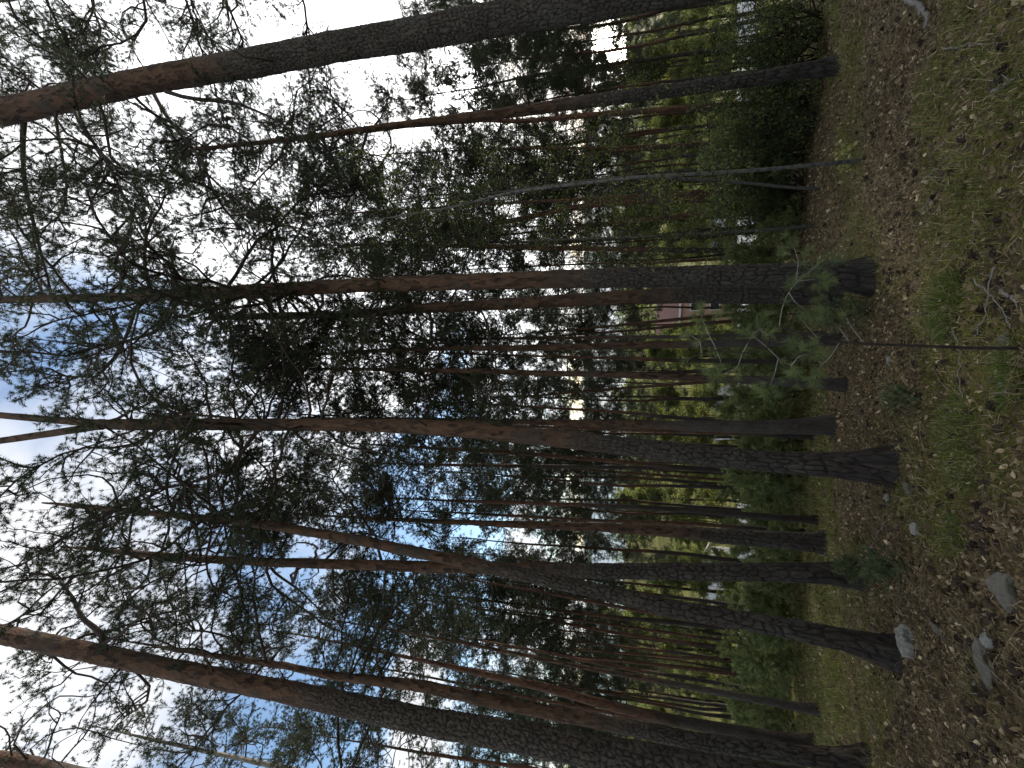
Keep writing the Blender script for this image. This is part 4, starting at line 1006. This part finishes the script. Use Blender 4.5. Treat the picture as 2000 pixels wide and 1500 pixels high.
def grass():
    rng = np.random.default_rng(19); mb = MB()
    for n, y0, y1, l0, l1, w, thr in ((190000, 2.3, 7, .012, .045, .0022, .3), (70000, 2.3, 8, .05, .15, .0020, .74), (120000, 7, 15, .03, .09, .005, .3), (40000, 15, 32, .08, .22, .012, .3)):
        x, y = scatter(n, y0, y1, rng); m = moss(x, y)
        cl = fbm(x * 4.5, y * 4.5, 91, 2)
        keep = rng.uniform(size=n) < np.clip((m - thr) * 1.6, .015, .9) * np.clip((cl - .32) * 4, .1, 1); x, y, m = x[keep], y[keep], m[keep]; n = len(x)
        P = np.stack([x, y, gz(x, y) - .004], 1)
        az = rng.uniform(0, 6.28, n); ln = rng.uniform(.25, 1.4, n)
        H = np.stack([np.cos(az), np.sin(az), np.zeros(n)], 1); L = (rng.uniform(l0, l1, n) * (.55 + .7 * m))[:, None]
        up = np.array((0, 0, 1.))
        m1 = P + (up * .55 + H * (.2 * ln)[:, None]) * L; tip = P + (up * (.95 - .3 * ln)[:, None] + H * (.65 * ln)[:, None]) * L
        sd = np.stack([-np.sin(az), np.cos(az), np.zeros(n)], 1) * w
        V = np.stack([P - sd, P + sd, m1 + sd * .8, m1 - sd * .8, tip], 1).reshape(-1, 3); k = np.arange(n)[:, None] * 5
        tt = np.clip(rng.normal(.42, .2, n) + .25 * (m - .6), 0, 1); tt = np.where(rng.uniform(size=n) < (.05 if l1 < .06 else .12), rng.uniform(.85, 1, n), tt)
        mb.add(V, T=k + np.array((2, 4, 3)), Q=k + np.array((0, 1, 2, 3)), a=np.repeat(tt, 5))
    o = mb.build('grass', [M_GRASS]); tag(o, 'thin green grass growing in patches on the forest floor', 'grass', kind='stuff')
grass()
def straw():
    rng = np.random.default_rng(20); mb = MB(); n = 1500
    x, y = scatter(n, 2.4, 9, rng); cl = fbm(x * 1.4, y * 1.4, 101, 3); k = cl > .5; x, y = x[k], y[k]; n = len(x)
    P = np.stack([x, y, gz(x, y)], 1); az = rng.uniform(0, 6.28, n); el = rng.uniform(.02, .5, n)
    D = np.stack([np.cos(az) * np.cos(el), np.sin(az) * np.cos(el), np.sin(el)], 1)
    SP = grow(P, D, rng.uniform(.12, .42, n), 5, .08, -.06, rng)
    for k in range(5):
        V, Q = prisms(SP[k], SP[k + 1], np.full(n, .0022 - .0003 * k), np.full(n, .0019 - .0003 * k), 3); mb.add(V, Q=Q, a=.5)
    o = mb.build('dry_grass', [M_STRAW]); tag(o, 'pale dry grass stalks lying over the litter', 'dry grass', kind='stuff')
straw()

# pine cones, one by one
def cone_mesh():
    mb = MB(); n = 46; g = 2.39996; prof = lambda t: .5 * math.sin(PI * min(1, .12 + .86 * t)) ** .8
    V, T, Q = tube([(0, 0, z) for z in np.linspace(-.5, .5, 7)], [.12, .28, .34, .32, .25, .16, .05], 8); mb.add(V, T, Q)
    for i in range(n):
        t = i / n; z = -.45 + t * .95; r = .34 * math.sin(PI * min(1, .2 + .78 * t)); a = i * g
        c, s = math.cos(a), math.sin(a); o = np.array((c, s, 0)); q = np.array((-s, c, 0)); up = np.array((0, 0, 1.))
        b0 = o * r * .7 + up * (z - .02); tipc = o * (r + .16) + up * (z + .13)
        mb.add([b0 - q * .06, b0 + q * .06, tipc + q * .11, tipc - q * .11, tipc + o * .03 + up * .07], Q=[(0, 1, 2, 3)], T=[(3, 2, 4)])
    return mb.mesh('pine_cone', [M_CONE])
CM = cone_mesh()
rng = np.random.default_rng(33)
nc = 0
while nc < 200:
    X = rng.uniform(1665, 1990); Y = rng.uniform(15, 1485); p = gp(X, Y)
    if float(moss(p[0], p[1])) > .8 and rng.uniform() < .6: continue
    o = bpy.data.objects.new('pine_cone', CM); COL.objects.link(o); s = rng.uniform(.04, .058)
    o.location = (p[0], p[1], p[2] + s * .33); o.rotation_euler = (rng.uniform(1.1, 2.0), rng.uniform(-.5, .5), rng.uniform(0, 6.28)); o.scale = (s, s, s * 1.15)
    tag(o, 'small dark pine cone lying among dead leaves on the forest floor', 'pine cone', 'pine cones scattered on the forest floor'); nc += 1

# stones
def stone(label, X, Y, sx, sy, sz, seed, mat, rz=0., sink=.4, name='stone'):
    rng = np.random.default_rng(seed); nu, nv = 72, 40
    u = np.linspace(0, 2 * PI, nu, endpoint=False); v = np.linspace(0, PI, nv)
    U, Vv = np.meshgrid(u, v); D = np.stack([np.cos(U) * np.sin(Vv), np.sin(U) * np.sin(Vv), np.cos(Vv)], -1)
    r = np.ones(U.shape)
    for k in range(14):                                  # facets cut by random planes
        n = nrm(rng.normal(size=3)); c = rng.uniform(.5, .86); dd = D @ n; r = np.where(dd > .05, np.minimum(r, c / np.maximum(dd, .05)), r)
    r = r * (1 + .28 * (fbm(D[..., 0] * 3 + seed, D[..., 1] * 3 + D[..., 2] * 2.3, seed, 5) - .5))
    V = (D * r[..., None]) * np.array((sx, sy, sz)) * .5
    i = np.arange(nv - 1)[:, None] * nu; j = np.arange(nu)[None]; j2 = (j + 1) % nu
    Q = np.stack([i + j, i + nu + j, i + nu + j2, i + j2], -1).reshape(-1, 4)
    b = MB(); b.add(V.reshape(-1, 3), Q=Q); o = b.build(name, [mat], smooth=False); p = gp(X, Y)
    o.location = (p[0], p[1], p[2] + sz * (.5 - sink)); o.rotation_euler = (-.2, 0, rz); tag(o, label, 'stone')
stone('pale grey lichen-covered stone beside the foot of the strongly leaning pine', 1778, 1258, .36, .22, .24, 1, M_STONE, .5)
stone('broad tan stone slab near the photo bottom-right corner', 1975, 1155, .30, .24, .16, 2, M_SLAB, .2)
stone('long tan stone half sunk in moss left of the tan slab', 1925, 1295, .36, .14, .13, 3, M_SLAB, .45)
stone('small bluish stone lying near the photo bottom-right corner', 1932, 1252, .13, .12, .10, 4, M_STONE, .8)
stone('narrow upright pale stone chip standing in the litter past the broad slab', 1798, 1035, .16, .07, .10, 5, M_STONE, .2)
stone('flat grey stone between the pale lichen stone and the long tan stone', 1828, 1232, .20, .12, .08, 6, M_SLAB, 1.2)
stone('small pale stone in the litter at the foot of the tall forked pine', 1740, 975, .13, .09, .08, 7, M_STONE, .2)
stone('round pale stone at the foot of the thick plated pine', 1700, 512, .12, .09, .09, 8, M_STONE, .2)
stone('pale stone lying beside the thin stem of the young pine', 1978, 663, .12, .10, .07, 9, M_SLAB, .9)
stone('small white stone in the litter below the slender red-barked pine', 1742, 705, .12, .08, .07, 10, M_STONE, .3)
stone('flat tan stone in the grass before the tall forked pine', 1782, 962, .24, .18, .07, 11, M_SLAB, .7)

# fallen twigs and sticks
def stick(label, pth, r, mat, seed, name='fallen_twig', cat='twig', lift=.012):
    rng = np.random.default_rng(seed)
    q = smooth_path(np.array([gp(X, Y) for X, Y in pth]), 16); q = resample(q, 16)
    q[:, 2] = gz(q[:, 0], q[:, 1]) + lift + np.abs(rng.normal(0, .008, 16)); q[1:-1, :2] += rng.normal(0, .006, (14, 2))
    c = q[0].copy(); b = MB(); V, T, Q = tube(q - c, r * np.linspace(1, .55, 16) * rng.uniform(.85, 1.15, 16), 6); b.add(V, T, Q)
    for k in (5, 9, 12):
        d = nrm(nrm(q[k + 1] - q[k]) + rng.normal(size=3) * np.array((.8, .8, .3))); e = q[k] + d * rng.uniform(.03, .09); e[2] = max(e[2], q[k][2] - .005)
        V, Q = prisms((q[k] - c)[None], (e - c)[None], np.array([r * .5]), np.array([r * .25]), 4); b.add(V, Q=Q)
    o = b.build(name, [mat], smooth=True); o.location = c; tag(o, label, cat)
stick('long pale twig on the moss near the photo top-right corner', [(1833, 97), (1870, 92), (1903, 87), (1960, 83)], .008, M_PALETWIG, 1)
stick('thick pale stick lying at the photo right edge, upper part', [(1943, 183), (1960, 172), (1998, 150)], .012, M_PALETWIG, 2)
stick('short pale curved twig beside the dark litter, upper half of the photo', [(1800, 352), (1815, 335), (1838, 322)], .007, M_PALETWIG, 3)
stick('pale bent twig between the two mossy patches in the upper half of the photo', [(1790, 420), (1806, 395), (1826, 372)], .007, M_PALETWIG, 4)
stick('long pale straight stalk crossing the dry grass beside the bright green tuft', [(1967, 520), (1937, 583), (1913, 657)], .005, M_STRAWM if False else M_PALETWIG, 5, lift=.05)
stick('brown stalk crossing behind the long pale straight stalk', [(1910, 543), (1950, 590), (1997, 640)], .005, M_PALETWIG, 6, lift=.03)
stick('thick grey stick at the photo right edge beside the dry grass', [(1960, 566), (1978, 574), (1999, 590)], .014, M_PALETWIG, 7)
stick('thin straight pale stalk in the grass past the young pine stem', [(1877, 643), (1888, 712), (1900, 780)], .004, M_PALETWIG, 8, lift=.04)
stick('short pale stick at the photo right edge below the young pine stem', [(1968, 745), (1982, 757), (1998, 770)], .010, M_PALETWIG, 9)
stick('thin curved brown twig lying on litter before the stocky reddish pine', [(1707, 1080), (1714, 1050), (1745, 1005)], .008, M_PALETWIG, 10)
stick('small hooked pale twig beside the pale lichen stone', [(1758, 1185), (1762, 1200), (1776, 1204)], .010, M_PALETWIG, 11)
stick('short white twig on the grass near the bottom edge of the photo', [(1700, 1412), (1706, 1424), (1716, 1440)], .012, M_PALETWIG, 12)
stick('pale curved twig on the moss below the long tan stone', [(1912, 1335), (1918, 1350), (1930, 1364)], .008, M_PALETWIG, 13)
stick('dark brown twig on the dark litter below the strongly leaning pine', [(1740, 1386), (1752, 1410), (1757, 1440)], .010, M_TWIG, 14)
stick('ragged pale lichen-covered branch lying at the photo top edge', [(1782, -5), (1796, 12), (1806, 34), (1800, 56)], .030, M_DEADW, 15, 'dead_branch', 'branch', .02)
stick('short pale twig standing on litter before the photo-centre pines', [(1716, 895), (1712, 880), (1709, 868)], .009, M_PALETWIG, 16)

# ---------------------------------------------------------------- sky, sun, camera
sd = ray(905, 155); sd = sd / np.linalg.norm(sd)
el = math.asin(sd[2]); rot = math.atan2(sd[0], sd[1])
w = bpy.data.worlds.new('World'); S.world = w; w.use_nodes = True
nt = w.node_tree; nt.nodes.clear(); L = nt.links.new
N = lambda t, **k: _nd(nt, t, k)
sky = N('ShaderNodeTexSky'); sky.sky_type = 'NISHITA'; sky.sun_disc = False; sky.sun_elevation = el; sky.sun_rotation = rot
sky.air_density = 1.; sky.dust_density = .6; sky.ozone_density = 1.6
tc = N('ShaderNodeTexCoord'); sx = N('ShaderNodeSeparateXYZ'); L(tc.outputs['Generated'], sx.inputs[0])
zz = mth(nt, 'ADD', mth(nt, 'MAXIMUM', sx.outputs[2], 0.), .22)
cx = N('ShaderNodeCombineXYZ'); L(mth(nt, 'DIVIDE', sx.outputs[0], zz), cx.inputs[0]); L(mth(nt, 'DIVIDE', sx.outputs[1], zz), cx.inputs[1])
cofs = N('ShaderNodeVectorMath', operation='ADD'); L(cx.outputs[0], cofs.inputs[0]); cofs.inputs[1].default_value = (-19.509, -15.504, -1.0716)
n1 = tex(nt, 'ShaderNodeTexNoise', 1.5, cofs.outputs[0]); n1.inputs['Detail'].default_value = 6; n1.inputs['Roughness'].default_value = .55; n1.inputs['Distortion'].default_value = .3
n2 = tex(nt, 'ShaderNodeTexNoise', 3.2, cofs.outputs[0]); n2.inputs['Detail'].default_value = 5
dp = N('ShaderNodeVectorMath', operation='DOT_PRODUCT'); L(tc.outputs['Generated'], dp.inputs[0]); dp.inputs[1].default_value = tuple(sd)
def mr(x, a, b, c=0., d=1., smooth=True):
    n = N('ShaderNodeMapRange'); n.interpolation_type = 'SMOOTHSTEP' if smooth else 'LINEAR'
    L(x, n.inputs[0]); n.inputs[1].default_value = a; n.inputs[2].default_value = b; n.inputs[3].default_value = c; n.inputs[4].default_value = d; return n.outputs[0]
near_sun = mr(dp.outputs['Value'], .55, .98)
cov = mr(mth(nt, 'ADD', n1.outputs['Fac'], mth(nt, 'MULTIPLY', near_sun, .2)), .40, .60, 0., .93)
away = mr(dp.outputs['Value'], .25, -.5)  # added fill: unseen clouds opposite the sun brightened to lift the ground
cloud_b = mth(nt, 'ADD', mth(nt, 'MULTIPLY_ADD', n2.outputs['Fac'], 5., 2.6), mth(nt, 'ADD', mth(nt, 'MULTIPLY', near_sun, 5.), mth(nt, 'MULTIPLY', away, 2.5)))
glow = mth(nt, 'MULTIPLY', mth(nt, 'POWER', mth(nt, 'MAXIMUM', dp.outputs['Value'], 0.), 900.), 60.)
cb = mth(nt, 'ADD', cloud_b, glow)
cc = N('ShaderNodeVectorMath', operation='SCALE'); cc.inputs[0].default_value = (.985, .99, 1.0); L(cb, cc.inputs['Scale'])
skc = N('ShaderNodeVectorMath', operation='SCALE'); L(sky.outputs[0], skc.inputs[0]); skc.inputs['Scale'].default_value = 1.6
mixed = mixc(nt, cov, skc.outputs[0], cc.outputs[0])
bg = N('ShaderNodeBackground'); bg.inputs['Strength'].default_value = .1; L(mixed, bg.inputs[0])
ow = N('ShaderNodeOutputWorld'); L(bg.outputs[0], ow.inputs[0])

sl = bpy.data.lights.new('sun', 'SUN'); sl.energy = 3.2; sl.angle = math.radians(3.); sl.color = (1., .93, .82)
so = bpy.data.objects.new('sun', sl); COL.objects.link(so); so.rotation_euler = Vector(sd).to_track_quat('Z', 'Y').to_euler(); so.location = (20, 25, 30)

cd = bpy.data.cameras.new('camera'); cam = bpy.data.objects.new('camera', cd); COL.objects.link(cam)
cd.sensor_fit = 'HORIZONTAL'; cd.sensor_width = 36.; cd.lens = 36. * FPX / 2000.; cd.clip_start = .05; cd.clip_end = 20000
R_ = Vector((1, 0, 0)); U_ = Vector((0, -ST, CT)); F_ = Vector((0, CT, ST))
from mathutils import Matrix
Mx = Matrix((( -U_.x, R_.x, -F_.x), (-U_.y, R_.y, -F_.y), (-U_.z, R_.z, -F_.z))).to_4x4()
Mx.translation = (0, 0, CAMZ); cam.matrix_world = Mx
S.camera = cam
S.view_settings.view_transform = 'Standard'; S.view_settings.look = 'None'; S.view_settings.gamma = 1.; S.view_settings.exposure = 1.2
S.cycles.max_bounces = 6; S.cycles.diffuse_bounces = 3; S.cycles.glossy_bounces = 2; S.cycles.transmission_bounces = 4; S.cycles.transparent_max_bounces = 6
S.cycles.sample_clamp_indirect = 6.
open('/tmp/stat.txt','w').write(str((cnt, len(bpy.data.objects), sum(len(m.polygons) for m in bpy.data.meshes), [(o.parent['label'][:30], len(o.data.polygons)) for o in bpy.data.objects if o.name.startswith('crown')][:60]))) #print('placed far trees', cnt, 'objects', len(bpy.data.objects), 'verts', sum(len(m.vertices) for m in bpy.data.meshes))
